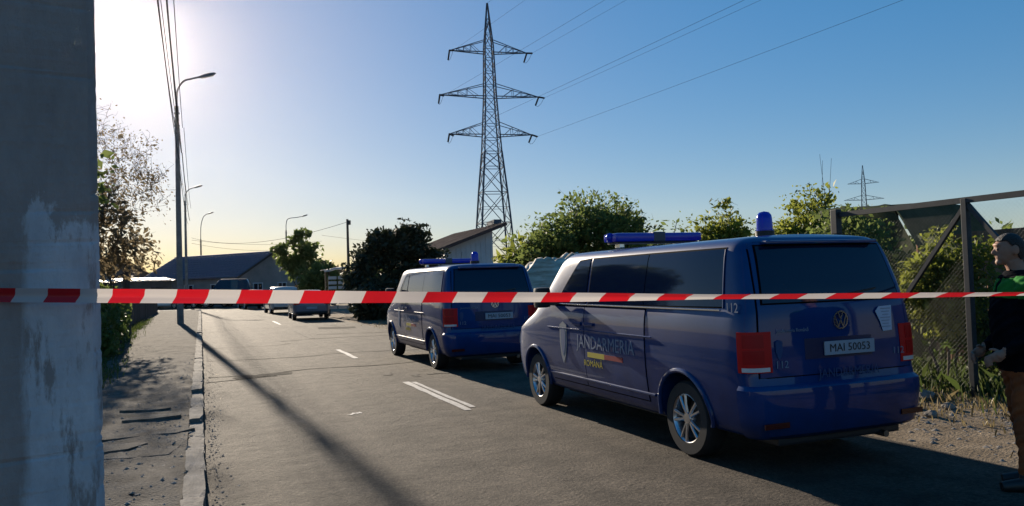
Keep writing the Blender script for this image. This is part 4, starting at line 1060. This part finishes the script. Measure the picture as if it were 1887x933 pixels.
def make_tree(name, base, label, cat, blobs, n_clump, per, size, leaf, trunk_r=.12, trunk_h=1.0, spread=.28, stems=1, twig=0, shell=.55, group=None, lean_=(0, 0), zmin=.25, elong=1.9, extra=None):
    """blobs: (dx,dy,z, rx,ry,rz, weight) relative to base"""
    r = empty(name, base, label, cat, group)
    W_ = np.array([b[6] if len(b) > 6 else b[3] * b[4] * b[5] for b in blobs]); W_ = W_ / W_.sum()
    C = []
    while len(C) < n_clump:
        b = blobs[rng.choice(len(blobs), p=W_)]
        d = rng.normal(size=3); d /= np.linalg.norm(d); rr = (shell + (1 - shell) * rng.random()) * rng.random() ** .25
        rr *= 1 + .22 * math.sin(d[0] * 5 + b[0]) * math.cos(d[2] * 4 + b[1])
        p = np.array(b[:3]) + d * np.array(b[3:6]) * rr
        if p[2] > zmin: C.append(p)
    C = np.array(C)
    # limbs: join each clump to the nearest node already grown
    nodes = []; rads = []
    br = MB()
    for s in range(stems):
        off = np.array([rng.normal(0, .12) * (stems > 1), rng.normal(0, .12) * (stems > 1), 0])
        top = off * 3 + np.array([lean_[0], lean_[1], trunk_h]); pts = [off + np.array([0, 0, -.08]), off * 1.6 + np.array([lean_[0] * .3, lean_[1] * .3, trunk_h * .45]), top]
        br.tube(catmull(pts, 3), list(np.linspace(trunk_r * 1.15, trunk_r * .8, 7)), 8)
        nodes += [p for p in pts[1:]]; rads += [trunk_r * .9, trunk_r * .75]
    trunk = br.build('trunk', BARK, r, sm=60)
    lb = MB()
    order = np.argsort(np.linalg.norm(C - np.array([lean_[0], lean_[1], trunk_h]), axis=1))
    for k in order:
        c = C[k]; nd = np.array(nodes); dist = np.linalg.norm(nd - c, axis=1) + .35 * np.maximum(0, nd[:, 2] - c[2])
        j = int(np.argmin(dist)); a = nd[j]; r0 = min(rads[j] * .75, .03 + .02 * dist[j]); r1 = max(r0 * .45, .006)
        mid = (a + c) / 2 + rng.normal(0, .08, 3) * dist[j] + np.array([0, 0, .06 * dist[j]])
        lb.tube([a, mid, c], [r0, (r0 + r1) / 2, r1], 5, cap=False)
        nodes += [mid, c]; rads += [(r0 + r1) / 2, r1]
    if twig:
        for k in range(twig):
            c = C[rng.integers(len(C))]; d = rng.normal(size=3); d[2] = abs(d[2]) + .5; d /= np.linalg.norm(d); L_ = rng.uniform(.15, .55)
            lb.tube([c, c + d * L_ * .4 + rng.normal(0, .05, 3), c + d * L_ * .75 + rng.normal(0, .07, 3), c + d * L_ + rng.normal(0, .1, 3)], [.007, .005, .004, .002], 4, cap=False)
    lb.build('branches', BARK, r, sm=60)
    if per > 0:
        cen = C.mean(0); cl = np.repeat(C, per, axis=0); sp = spread * np.repeat(np.exp(rng.normal(0, .3, (len(C), 1))), per, axis=0)
        Pp = cl + np.clip(rng.normal(size=cl.shape), -1.25, 1.25) * sp * np.array([1, 1, .85]); out = Pp - cen; out /= np.linalg.norm(out, axis=1, keepdims=True) + 1e-6
        if extra is not None: Pp = np.concatenate([Pp, extra]); out = np.concatenate([out, np.zeros_like(extra)])
        Pp[:, 2] = np.maximum(Pp[:, 2], .05)
        leaf_cards('crown', Pp, size, leaf, r, elong=elong, out=out)
    return r

# left side
make_tree('bare_tree', (-2.45, 31.2, .1), 'tall thin tree with mostly bare twigs beside the left pavement', 'tree',
          [(0, 0, 5.9, 1.5, 1.5, 2.2), (-1.2, 0, 7.2, 1.3, 1.3, 1.5), (.9, .2, 5.2, .9, 1.0, 1.2)], 340, 7, .045, LEAF_BROWN, .13, 2.6, .28, twig=420, shell=.35)
make_tree('leafy_tree', (-2.5, 27.6, .1), 'bushy brownish leafy tree close behind the near concrete pole', 'tree',
          [(-.1, 0, 3.3, 1.2, 1.3, 1.5), (.6, 0, 3.0, .85, .9, 1.0), (-1.2, -.4, 4.0, 1.3, 1.3, 1.7), (-.4, 0, 4.4, .8, .8, 1.0)], 170, 30, .07, LEAF_BROWN, .11, 1.7, .26, twig=160, zmin=1.6)
make_tree('garden_tree', (-3.7, 23.6, .1), 'dark garden tree mostly hidden behind the near concrete pole', 'tree',
          [(0, 0, 3.8, 1.0, 1.7, 1.3), (.3, -.6, 4.7, .8, 1.1, 1.0), (-1.4, 0, 4.4, 1.2, 1.4, 1.4)], 170, 80, .11, LEAF_OLIVE, .16, 1.8, .33, zmin=1.5)
make_tree('hedge_shrub', (-2.45, 22.6, .1), 'low green shrub spilling onto the left pavement', 'shrub',
          [(0, 0, .7, .55, 1.5, .8), (.1, -1.2, .5, .45, 1.0, .55), (0, 1.6, .8, .5, 1.2, .9)], 110, 90, .06, LEAF_GREEN, .04, .3, .16, stems=4, zmin=.05)
make_tree('hedge_shrub', (-2.85, 27.5, .1), 'taller shrub at the foot of the leafy tree, by the dark fence', 'shrub',
          [(0, 0, .9, .5, 1.8, 1.0), (.1, 1.8, .7, .45, 1.2, .7)], 90, 80, .07, LEAF_OLIVE, .04, .3, .17, stems=4, zmin=.05)
# dark board fence at the left, board by board
lf = empty('board_fence', (-2.95, 31.5, .1), 'dark board fence along the left pavement past the shrubs', 'fence')
bme_ = MB().box((0, 0, .68), (.035, .138, 1.36)).mesh('board', WOODD, None, .004)
for k in range(210):
    o = link('board', bme_, lf); o.location = (random.uniform(-.012, .012), k * .15, random.uniform(-.04, .04)); o.rotation_euler = (random.uniform(-.012, .012), 0, 0)
for zz in (.35, 1.05): MB().box((-.05, 15.7, zz), (.05, 31.5, .09)).build('rail', WOODD, lf)
for k in range(13): MB().box((-.12, k * 2.6, .7), (.1, .1, 1.4)).build('post', WOODD, lf)

# middle distance
make_tree('small_tree', (6.9, 64.0, 0), 'small loose tree standing before the grey tiled house gable', 'tree',
          [(-1.0, 0, 4.2, .75, .8, 1.3), (.5, 0, 5.0, .8, .8, 1.5), (1.1, 0, 3.9, .7, .8, 1.2), (0, 0, 3.2, 1.1, .9, .9)], 95, 38, .15, LEAF_OLIVE, .11, 1.8, .24)
make_tree('scrub', (9.3, 62.0, 0), 'brownish scrub behind the roadside stall', 'shrub', [(0, 0, 1.9, 1.4, 1.2, 1.4), (-1.5, 1, 1.4, 1.0, 1, 1.0)], 90, 40, .13, LEAF_BROWN, .07, .8, .3, stems=3, twig=60)
make_tree('dark_tree', (9.2, 39.4, 0), 'round dark evergreen tree left of the farther van', 'tree',
          [(0, 0, 2.9, 1.7, 1.7, 1.45), (.75, 0, 3.8, .85, .9, .95), (-.9, 0, 3.4, .9, .9, 1.0), (1.5, 0, 2.7, .95, 1.0, 1.2), (-1.9, .2, 2.1, .95, .9, 1.0), (0, -.6, 1.3, 2.2, 1.0, 1.0)], 300, 70, .105, LEAF_DARK, .16, 1.2, .22, zmin=.3, shell=.7)
make_tree('dark_shrub', (7.35, 36.8, 0), 'low dark hedge shrub beneath the dark evergreen, beside the stall', 'shrub',
          [(0, 0, .9, .9, 1.8, .95), (1.4, -1.5, .9, 1.0, 1.6, .9)], 120, 70, .10, LEAF_DARK, .05, .3, .22, stems=4, zmin=.05)
make_tree('dark_shrub', (8.6, 31.5, 0), 'dark hedge shrub along the verge left of the farther van', 'shrub',
          [(0, 0, .9, .9, 2.2, 1.0), (.6, -2.6, .9, .9, 1.6, .9)], 120, 70, .10, LEAF_DARK, .05, .3, .22, stems=4, zmin=.05)
make_tree('pale_shrub', (6.2, 60.5, 0), 'pale scrubby bush at the left foot of the dark evergreen', 'shrub', [(2.6, 0, 2.3, 1.3, 1, 1.3), (1.3, 0, 1.9, 1.0, 1, 1.0)], 70, 50, .13, LEAF_OLIVE, .05, .8, .28, stems=3)
# right side behind the vans
big = [(0, 0, 2.5, 2.3, 1.8, 1.6), (.8, 0, 3.3, 1.4, 1.3, 1.1), (-1.6, 0, 2.2, 1.3, 1.3, 1.4), (2.1, -.3, 2.4, 1.3, 1.2, 1.0), (-.3, .2, 3.4, 1.2, 1.2, 1.05)]
make_tree('big_shrub', (12.0, 23.2, 0), 'large rounded olive shrub behind the near van and its light bar', 'shrub', big, 380, 50, .068, LEAF_OLIVE, .09, .9, .27, stems=5, twig=130, shell=.45, zmin=.3)
make_tree('reed_shrub', (9.9, 24.6, 0), 'spiky yellowish shrub left of the large olive shrub', 'shrub', [(0, 0, 1.7, .9, .9, 1.3), (.9, -.4, 2.3, .9, .9, 1.2)], 130, 42, .075, LEAF_YELLOW, .05, .6, .24, stems=5, twig=80, elong=3.2, zmin=.2)
make_tree('yellow_shrub', (12.3, 16.7, 0), 'small yellow-green shrub just left of the near van beacon', 'shrub', [(0, 0, 2.2, .75, .8, 1.0), (.15, 0, 3.0, .28, .3, .5), (-.5, 0, 2.7, .22, .3, .35)], 130, 62, .05, LEAF_YELLOW, .05, .7, .17, stems=4, twig=40, zmin=.2)
make_tree('yellow_shrub', (12.2, 13.5, 0), 'tall yellow-green shrub with thin shoots right of the near van beacon', 'shrub', [(-.2, 0, 2.1, .85, .8, .95), (.25, 0, 2.9, .35, .4, .75), (.8, 0, 2.2, .5, .6, .7)], 170, 62, .048, LEAF_YELLOW, .05, .7, .17, stems=5, twig=50, zmin=.2)
sh = empty('tall_shoots', (12.35, 13.2, 0), 'thin leafless shoots rising above the yellow-green shrub', 'plant')
for k in range(7):
    x0 = rng.normal(0, .4); tx = x0 + rng.normal(0, .25); hh = rng.uniform(3.3, 4.15)
    MB().tube([(x0 * .6, rng.normal(0, .1), .1), (x0, 0, hh * .6), (tx, .05, hh)], [.010, .006, .003], 5).build('shoot', BARK, sh)
make_tree('vine', (9.15, 7.75, .1), 'leafy yellow-green climber on the wire fence right of the near van', 'plant',
          [(0, 0, 1.3, .25, .65, .75), (.05, -.45, 1.75, .18, .3, .5), (0, .3, 1.25, .3, .7, .45)], 110, 70, .036, LEAF_YELLOW, .02, .5, .12, stems=4, zmin=.3)
make_tree('vine', (9.4, 9.3, .1), 'dull green creeper covering the net behind the near van', 'plant',
          [(0, 0, 1.5, .35, .9, .9), (.2, .6, 2.1, .3, .7, .5)], 110, 60, .04, LEAF_OLIVE, .02, .5, .16, stems=4, zmin=.3)
make_tree('low_shrub', (9.9, 6.4, .1), 'low dark green plants behind the wire fence by the person', 'plant',
          [(0, 0, .7, .6, 1.6, .6), (.3, -1.6, .6, .6, 1.2, .6), (0, 1.5, .7, .6, 1.0, .7)], 130, 60, .05, LEAF_GREEN, .02, .3, .17, stems=5, zmin=.05)
# scrub line closing the view at the horizon
k = 0
for (x, y, w, hgt, lab) in [(22, 95, 7, 4.2, 'distant scrub below the tall pylon'), (40, 75, 9, 4.5, 'distant scrub line right of the pylon foot'), (55, 52, 10, 4.8, 'distant scrub behind the large olive shrub'), (44, 33, 7, 3.6, 'distant scrub behind the yellow-green shrubs'), (-22, 110, 9, 5.0, 'distant trees behind the dark roofed house'), (-9, 118, 6, 4.5, 'distant trees left of the grey tiled roof')]:
    make_tree('distant_scrub', (x, y, -.05), lab, 'shrub', [(0, 0, hgt * .5, w * .6, 3, hgt * .5), (w * .5, 2, hgt * .45, w * .4, 2, hgt * .45), (-w * .5, 0, hgt * .45, w * .4, 2, hgt * .42)], 150, 30, .30, LEAF_OLIVE, .15, .8, .6, stems=3, zmin=.2)

def grass(name, label, spots, n, hgt, material, zf):
    P = []; 
    w = np.array([s[4] for s in spots], float); w /= w.sum()
    idx = rng.choice(len(spots), size=n, p=w)
    S_ = np.array([s[:4] for s in spots])[idx]
    x = S_[:, 0] + rng.normal(size=n) * S_[:, 2] * .5; y = S_[:, 1] + rng.normal(size=n) * S_[:, 3] * .5
    z = zf(x, y); h_ = hgt * np.exp(rng.normal(0, .4, n)); an = rng.random(n) * 6.283; wd_ = .004 + .006 * rng.random(n)
    lx = rng.normal(0, .35, n) * h_; ly = rng.normal(0, .35, n) * h_
    b0 = np.stack([x - np.cos(an) * wd_, y - np.sin(an) * wd_, z - .02], 1); b1 = np.stack([x + np.cos(an) * wd_, y + np.sin(an) * wd_, z - .02], 1)
    m_ = np.stack([x + lx * .35, y + ly * .35, z + h_ * .6], 1); t = np.stack([x + lx, y + ly, z + h_], 1)
    V = np.stack([b0, b1, m_ + (b1 - b0) * .35, t], 1).reshape(-1, 3)
    o = link(name, fast_mesh(name, V, np.arange(4 * n).reshape(-1, 4)), None, material)
    o['kind'] = 'stuff'; o['label'] = label; o['category'] = 'grass'; return o
pz = lambda x, y: .095 + .022 * wob(x, y, 1.1) + .03 * np.clip((-1.9 - x), 0, 1)
grass('grass', 'green grass tufts along the left pavement edge', [(-2.4, 20, .4, 4, 3), (-2.5, 26, .4, 6, 3), (-2.6, 36, .3, 10, 2), (-1.8, 16.5, .3, 3, .5)], 8000, .085, GRASSM, pz)
grass('verge_grass', 'patchy green grass on the right verge by the wire fence', [(9.3, 6.2, .8, 3, 3), (9.9, 7.5, 1.2, 4, 3), (9.0, 9, .5, 3, 1), (8.8, 14, 1.0, 6, 2), (8.3, 26, 1.0, 10, 2)], 14000, .12, GRASSM, verge_z)
grass('dry_grass', 'dry straw coloured grass on the right verge', [(8.4, 6.9, .5, 2.5, 1.5), (7.7, 5.5, .5, 1.5, .3), (7.8, 9, .7, 4, 1), (7.2, 27, .8, 8, 2), (6.9, 20, .5, 8, 1)], 3800, .06, DRYM, verge_z)
# stones and litter on the verge
STONE = mat('stone', (.13, .115, .10), .95, spec=.1, col2=(.28, .26, .235), vscale=4, bump=.5, bscale=30)
def pebbles(name, label, n, spots, zf, smin, smax):
    V = []; T = []
    ico = [(0, 0, 1), (.9, 0, .1), (.28, .85, .15), (-.72, .53, .1), (-.72, -.53, .12), (.28, -.85, .1)]
    tri = [(0, 1, 2), (0, 2, 3), (0, 3, 4), (0, 4, 5), (0, 5, 1)]
    w = np.array([s[4] for s in spots]); w = w / w.sum()
    for k in range(n):
        s = spots[rng.choice(len(spots), p=w)]; x = s[0] + rng.normal() * s[2] * .5; y = s[1] + rng.normal() * s[3] * .5; r = smin + (smax - smin) * rng.random() ** 4; z = float(zf(x, y)); a = rng.random() * 6.28; b = len(V)
        for v in ico:
            q = np.array(v) * (1 + rng.normal(0, .18, 3)); V.append((x + r * (q[0] * math.cos(a) - q[1] * math.sin(a)), y + r * (q[0] * math.sin(a) + q[1] * math.cos(a)), z - .004 + r * .6 * q[2]))
        for t in tri: T.append([b + i for i in t])
    o = link(name, fast_mesh(name, np.array(V), np.array(T)), None, STONE); o['kind'] = 'stuff'; o['label'] = label; o['category'] = 'gravel'; return o
pebbles('gravel', 'loose gravel and small stones on the right verge', 2200, [(7.6, 6.6, 1.0, 3, 3), (7.0, 5.5, .7, 2, 1.2), (8.2, 7.5, .8, 3, 2), (7.0, 26, .8, 12, 2), (6.6, 14, .3, 12, 1)], verge_z, .006, .045)
pebbles('pavement_grit', 'grit and concrete crumbs on the broken left pavement', 2600, [(-.8, 8.5, .8, 4, 2), (-1.2, 14, 1.2, 8, 2), (-.25, 12, .15, 12, 1.5), (-1.4, 22, 1.0, 8, 1)], pz, .005, .032)
pebbles('gutter_grit', 'dark grit lying in the gutter beside the kerb', 1600, [(.10, 9, .10, 6, 2), (.12, 16, .14, 10, 1.5), (.1, 28, .14, 14, 1)], lambda x, y: .008 + 0 * x, .004, .018)
for k, (x, y, r, lab) in enumerate([(7.70, 7.10, .10, 'pale rubble lump beside the rear corner of the near van'), (7.45, 6.55, .07, 'small pale stone on the sandy verge beside the person'), (7.95, 6.75, .075, 'grey stone near the foot of the fence post'), (8.25, 7.35, .12, 'rounded rubble lump under the wire fence')]):
    bm = bmesh.new(); bmesh.ops.create_icosphere(bm, subdivisions=3, radius=r)
    for v in bm.verts: v.co *= 1 + .22 * math.sin(v.co.x * 40 + k) * math.cos(v.co.y * 33) + random.uniform(-.05, .05); v.co.z *= .6
    me = bpy.data.meshes.new('rubble_stone'); bm.to_mesh(me); bm.free(); o = link('rubble_stone', me, None, STONE); o.location = (x, y, float(verge_z(x, y)) + r * .35); tagp(o, lab, 'stone', 'rubble stones on the verge')

# ------------------------------------------------------------------ right fence, sheet wall, net shelter
FENCEM = mat('fence_steel', (.035, .038, .042), .6, metal=.3, var=.3, vscale=8)
FX = 8.69
fr = empty('wire_fence', (FX, 7.0, .08), 'dark steel framed wire fence with diagonal braces right of the near van', 'fence')
for yy in (-5.2, -2.2, 0, 2.1): MB().box((0, yy, 1.17), (.075, .075, 2.5)).build('post', FENCEM, fr, bevel=.006)
MB().box((0, -1.55, 2.40), (.06, 7.4, .07)).build('rail', FENCEM, fr)
for y0_, y1_, z1_ in ((-.02, 1.0, 1.15), (-.02, -1.0, 1.2), (-2.2, -3.2, 1.2)):
    MB().bar((.0, y0_, 2.36), (.0, y1_ * 1.0, z1_), .045, .05).build('brace', FENCEM, fr)
MB().box((-.02, 2.1, 2.30), (.10, .12, .36)).build('post_cap_box', FENCEM, fr, bevel=.01)
wm = MB(); s_ = .055
for k in range(-60, 200):
    y = -5.2 + k * s_
    for d in (1, -1):
        # diagonal wire clipped to the panel
        a0, a1 = y, y + d * 2.2; z0_, z1_ = .12, 2.34
        lo, hi = -5.2, 2.1
        pts = []
        for t in (0, 1):
            pass
        t0, t1 = 0.0, 1.0
        def yy_(t): return a0 + (a1 - a0) * t
        if d > 0: t0 = max(0, (lo - a0) / (a1 - a0)); t1 = min(1, (hi - a0) / (a1 - a0))
        else: t0 = max(0, (hi - a0) / (a1 - a0)); t1 = min(1, (lo - a0) / (a1 - a0))
        if t1 - t0 > .02: wm.tube([(.02 * d * .1, yy_(t0), z0_ + (z1_ - z0_) * t0), (.02 * d * .1, yy_(t1), z0_ + (z1_ - z0_) * t1)],  .0005, 3, cap=False)
wo_ = wm.build('wire_mesh', mat('wire_grey', (.12, .12, .12), .6, metal=.4), fr); wo_['kind'] = 'stuff'
RUST = mat('rusty_sheet', (.14, .075, .05), .85, spec=.1, col2=(.30, .18, .11), vscale=2.2, stretch=(1, 1, .25), bump=.25, bscale=18, detail=9)
sw = empty('sheet_wall', (11.3, 1.2, .1), 'rusty brown corrugated sheet wall behind the wire fence at the right', 'wall')
cm = MB(); nW2 = 28
for i in range(nW2 + 1):
    for z in (0, 2.12): cm.v.append((.022 * math.sin(i / nW2 * 2 * math.pi * 7), i / nW2 * 1.0, z))
for i in range(nW2): cm.f.append((2 * i, 2 * i + 2, 2 * i + 3, 2 * i + 1))
cme_ = cm.mesh('sheet', RUST, 60)
for k in range(9): o = link('sheet', cme_, sw); o.location = (random.uniform(-.02, .02), k * .985, random.uniform(-.05, .03)); o.rotation_euler = (0, random.uniform(-.015, .015), 0)
for zz in (.4, 1.7): MB().box((.06, 4.5, zz), (.05, 9, .06)).build('rail', WOODD, sw)
NETM = mat('shade_net', (.075, .09, .055), .95, spec=.05, vscale=2.5, col2=(.13, .14, .09), trans=.55)
ns = empty('net_shelter', (10.4, 9.0, .08), 'sloping shelter draped with grey-green net behind the near van', 'shelter')
V = []
for i in range(14):
    for j in range(12):
        u, v = i / 13, j / 11; y = 2.3 * u
        ztop = 2.66 - .06 * math.sin(u * math.pi) if u > .32 else 1.45 + (2.62 - 1.45) * (u / .32)
        V.append((.05 * math.sin(9 * u + 5 * v) + .25 * (1 - v), y + .03 * math.sin(7 * v), ztop * v + .03 * math.sin(12 * u) * v))
Vg, Qg = grid_mesh(np.array(V).reshape(14, 12, 3)); m = MB(); m.v = [tuple(v) for v in Vg]; m.f = [tuple(q) for q in Qg]; nt_ = m.build('net', NETM, ns, sm=60)
m = MB(); V = [(1.8 * a + .05, 2.3 * b, (2.66 if b > .32 else 1.45 + 1.17 * b / .32) + .03 * math.sin(7 * a + 9 * b)) for a in np.linspace(0, 1, 8) for b in np.linspace(0, 1, 14)]
Vg, Qg = grid_mesh(np.array(V).reshape(8, 14, 3)); m.v = [tuple(v) for v in Vg]; m.f = [tuple(q) for q in Qg]; m.build('net_top', NETM, ns, sm=60)
for y in (.02, .75, 2.25):
    for x in (.12, 1.75): MB().box((x, y, .7 if y < .1 else 1.3), (.07, .07, 1.4 if y < .1 else 2.6)).build('post', WOODD, ns)

# ------------------------------------------------------------------ person
def make_person(loc, fwd, label, H=1.90):
    k = H / 1.80
    r = empty('person', loc, label, 'person', rz=math.atan2(-fwd[0], fwd[1])); r.scale = (k, k, k)
    m = MB()
    def limb(pts, rs, n=14):
        P_ = catmull(np.array([tuple(p) + (q,) for p, q in zip(pts, rs)]), 4); m.tube([p[:3] for p in P_], [p[3] for p in P_], n)
    def blob(c, rx, ry, rz, n=16):
        b = len(m.v); rows = 11
        for i in range(rows + 1):
            th = math.pi * i / rows
            for q in range(n):
                ph = 2 * math.pi * q / n; m.v.append((c[0] + rx * math.sin(th) * math.cos(ph), c[1] + ry * math.sin(th) * math.sin(ph), c[2] + rz * math.cos(th)))
        for i in range(rows):
            for q in range(n): m.f.append((b + i * n + q, b + (i + 1) * n + q, b + (i + 1) * n + (q + 1) % n, b + i * n + (q + 1) % n))
    # torso: stacked ovals
    def torso(levels, n=24):
        b = len(m.v)
        for z, rx, ry, yo in levels:
            for q in range(n): a = 2 * math.pi * q / n; m.v.append((rx * math.cos(a), yo + ry * math.sin(a), z))
        for i in range(len(levels) - 1):
            for q in range(n): m.f.append((b + i * n + q, b + i * n + (q + 1) % n, b + (i + 1) * n + (q + 1) % n, b + (i + 1) * n + q))
        m.f.append(tuple(b + q for q in reversed(range(n)))); m.f.append(tuple(b + (len(levels) - 1) * n + q for q in range(n)))
    torso([(.80, .155, .12, 0), (.86, .185, .135, 0), (.92, .205, .16, 0), (1.02, .205, .16, .005), (1.15, .21, .165, .01), (1.28, .22, .165, .01), (1.38, .21, .145, 0), (1.45, .19, .125, -.005), (1.50, .13, .10, -.01), (1.535, .075, .075, -.01)])
    limb([(0, -.012, 1.48), (0, .0, 1.56), (0, .018, 1.62)], [.066, .058, .06])
    # head
    blob((0, .035, 1.70), .075, .098, .108); blob((0, .055, 1.655), .058, .075, .068); limb([(0, .122, 1.712), (0, .134, 1.690), (0, .142, 1.676), (0, .126, 1.667)], [.008, .010, .0125, .010], 8)
    blob((0, .106, 1.608), .030, .024, .022); blob((0, .115, 1.733), .055, .022, .014); blob((0, .114, 1.643), .022, .009, .006)
    for s in (-1, 1): blob((s * .078, .02, 1.69), .012, .024, .036)
    # arms: elbows bent, hands before the belly
    for s in (-1, 1):
        sh_, el, wr = (s * .205, -.005, 1.42), (s * .262, -.045, 1.13), (s * .205, .155, .985)
        limb([(s * .14, 0, 1.43), sh_, ((sh_[0] + el[0]) / 2, -.03, 1.28), el], [.075, .083, .069, .058])
        limb([el, ((el[0] + wr[0]) / 2, .055, 1.055), wr], [.058, .053, .040])
        hc = (s * .19, .20, .955)
        limb([wr, hc], [.03, .034]); blob((s * .188, .205, .952), .022, .040, .040)
        for f in range(4):
            z = .985 - f * .021; L_ = (.052, .06, .056, .043)[f]; b = (s * .180, .235, z - .02)
            limb([b, (s * .165, .235 + L_ * .5, z - .035), (s * .135, .235 + L_ * .58, z - .045), (s * .115, .235 + L_ * .35, z - .045)], [.0105, .010, .009, .008], 8)
        limb([(s * .18, .19, .985), (s * .155, .215, 1.0), (s * .13, .24, .995)], [.013, .0115, .009], 8)
    # legs
    for s, fy in ((-1, .03), (1, -.05)):
        limb([(s * .09, 0, .90), (s * .10, fy * .3, .72), (s * .10, fy * .6 + .012, .48), (s * .105, fy - .012, .28), (s * .105, fy, .09)], [.105, .092, .069, .064, .050])
        limb([(s * .105, fy - .05, .055), (s * .11, fy + .06, .05), (s * .118, fy + .17, .038)], [.048, .047, .036]); blob((s * .105, fy - .045, .045), .043, .05, .045)
    me = m.mesh('tmp'); tmp = link('tmp', me)
    rm = tmp.modifiers.new('r', 'REMESH'); rm.mode = 'VOXEL'; rm.voxel_size = .006; rm.use_smooth_shade = True
    smd = tmp.modifiers.new('s', 'SMOOTH'); smd.factor = .5; smd.iterations = 3
    dg = bpy.context.evaluated_depsgraph_get(); dg.update()
    b = bpy.data.meshes.new_from_object(tmp.evaluated_get(dg)); b.name = 'body'; bpy.data.objects.remove(tmp)
    SKIN = mat('skin', (.30, .165, .115), .6, spec=.25, var=.1, vscale=20); JACK = mat('navy_jacket', (.0045, .005, .008), .95, spec=.05, var=.3, vscale=14, bump=.5, bscale=26)
    TROU = mat('rust_trousers', (.24, .062, .013), .85, var=.25, vscale=10, bump=.4, bscale=24); BOOT = mat('boot', (.010, .009, .009), .5)
    b.materials.clear()
    for q in (SKIN, JACK, TROU, BOOT): b.materials.append(q)
    co = np.zeros(len(b.vertices) * 3); b.vertices.foreach_get('co', co); co = co.reshape(-1, 3)
    # cloth folds
    nv = np.zeros(len(b.vertices) * 3); b.vertices.foreach_get('normal', nv); nv = nv.reshape(-1, 3)
    cloth = (co[:, 2] < 1.51) & (co[:, 2] > .12) & ~((co[:, 1] > .165) & (co[:, 2] > .86) & (co[:, 2] < 1.02))
    fold = .006 * np.sin(co[:, 2] * 46 + 6 * co[:, 0] * 5) * np.sin(co[:, 1] * 30 + co[:, 2] * 17) + .003 * np.sin(co[:, 2] * 95 + co[:, 0] * 60)
    co = co + nv * (fold * cloth)[:, None]; b.vertices.foreach_set('co', co.ravel())
    idx = []
    for p in b.polygons:
        c = p.center; hand = c.y > .168 and .86 < c.z < 1.02 and abs(c.x) > .09
        idx.append(0 if (c.z > 1.525 or hand) else (3 if c.z < .125 else (2 if c.z < .84 else 1)))
    b.polygons.foreach_set('material_index', idx); b.polygons.foreach_set('use_smooth', [True] * len(b.polygons)); b.update()
    body = link('body', b, r)
    def shell(nm, test, off, material):
        bm = bmesh.new(); bm.from_mesh(b); bmesh.ops.delete(bm, geom=[f for f in bm.faces if not test(f.calc_center_median())], context='FACES')
        bm.normal_update()
        for v in bm.verts: v.co += v.normal * off
        me2 = bpy.data.meshes.new(nm); bm.to_mesh(me2); bm.free(); me2.materials.clear(); me2.materials.append(material)
        me2.polygons.foreach_set('material_index', [0] * len(me2.polygons)); o = link(nm, me2, r)
        sd2 = o.modifiers.new('s', 'SOLIDIFY'); sd2.thickness = off * 1.4; sd2.offset = -1
        return o
    shell('shoulder_yoke', lambda c: 1.345 < c.z - .10 * max(0, c.y) < 1.50 and abs(c.x) > .035, .006, mat('green_fabric', (.025, .17, .028), .85, spec=.1, var=.15, vscale=15))
    shell('collar', lambda c: 1.49 < c.z < 1.545 and abs(c.x) < .13 and c.y < .09, .010, JACK)
    shell('hair', lambda c: c.z > 1.625 and (c.z > 1.758 or c.y < .03 + (c.z - 1.70) * .6) and not (abs(c.x) > .074 and c.z < 1.728 and c.y > -.012), .009, mat('dark_hair', (.012, .009, .007), .6, var=.4, vscale=60, bump=.8, bscale=120))
    for s in (-1, 1):
        MB().lathe([(0, -.0115), (.008, -.008), (.0115, 0), (.008, .008), (0, .0115)], 12, 'Z', (s * .030, .117, 1.70)).build('eye', mat('eye_dark', (.05, .035, .03), .2), r, sm=60)
        MB().tube([(s * .285, -.01, 1.39), (s * .312, -.035, 1.28), (s * .318, -.04, 1.17)], [.011, .011, .009], 6).build('reflective_stripe', mat('reflective_white', (.5, .5, .5), .4), r)
    MB().tube([(-.018, .1205, 1.642), (.018, .1205, 1.642)], .0022, 5).build('mouth', mat('lip', (.22, .09, .08), .5), r)
    return r
make_person((5.72, 4.21, road_z(5.7, 4.2) - .005), (-.82, .57), 'person in dark jacket with green shoulders and rust trousers at the right edge')


# ------------------------------------------------------------------ air
hz_ = MB().box((50, 350, 21.5), (1400, 1160, 46)).build('haze', None)
hz_['kind'] = 'stuff'; hz_['label'] = 'thin warm haze glowing around the low sun'; hz_['category'] = 'haze'
hm = bpy.data.materials.new('haze_air'); hm.use_nodes = True; hn = hm.node_tree; hn.nodes.clear()
pv = hn.nodes.new('ShaderNodeVolumePrincipled'); pv.inputs['Color'].default_value = (1.0, .86, .70, 1); pv.inputs['Density'].default_value = 0.000022; pv.inputs['Anisotropy'].default_value = .94
ho_ = hn.nodes.new('ShaderNodeOutputMaterial'); hn.links.new(pv.outputs[0], ho_.inputs['Volume']); hz_.data.materials.clear(); hz_.data.materials.append(hm)
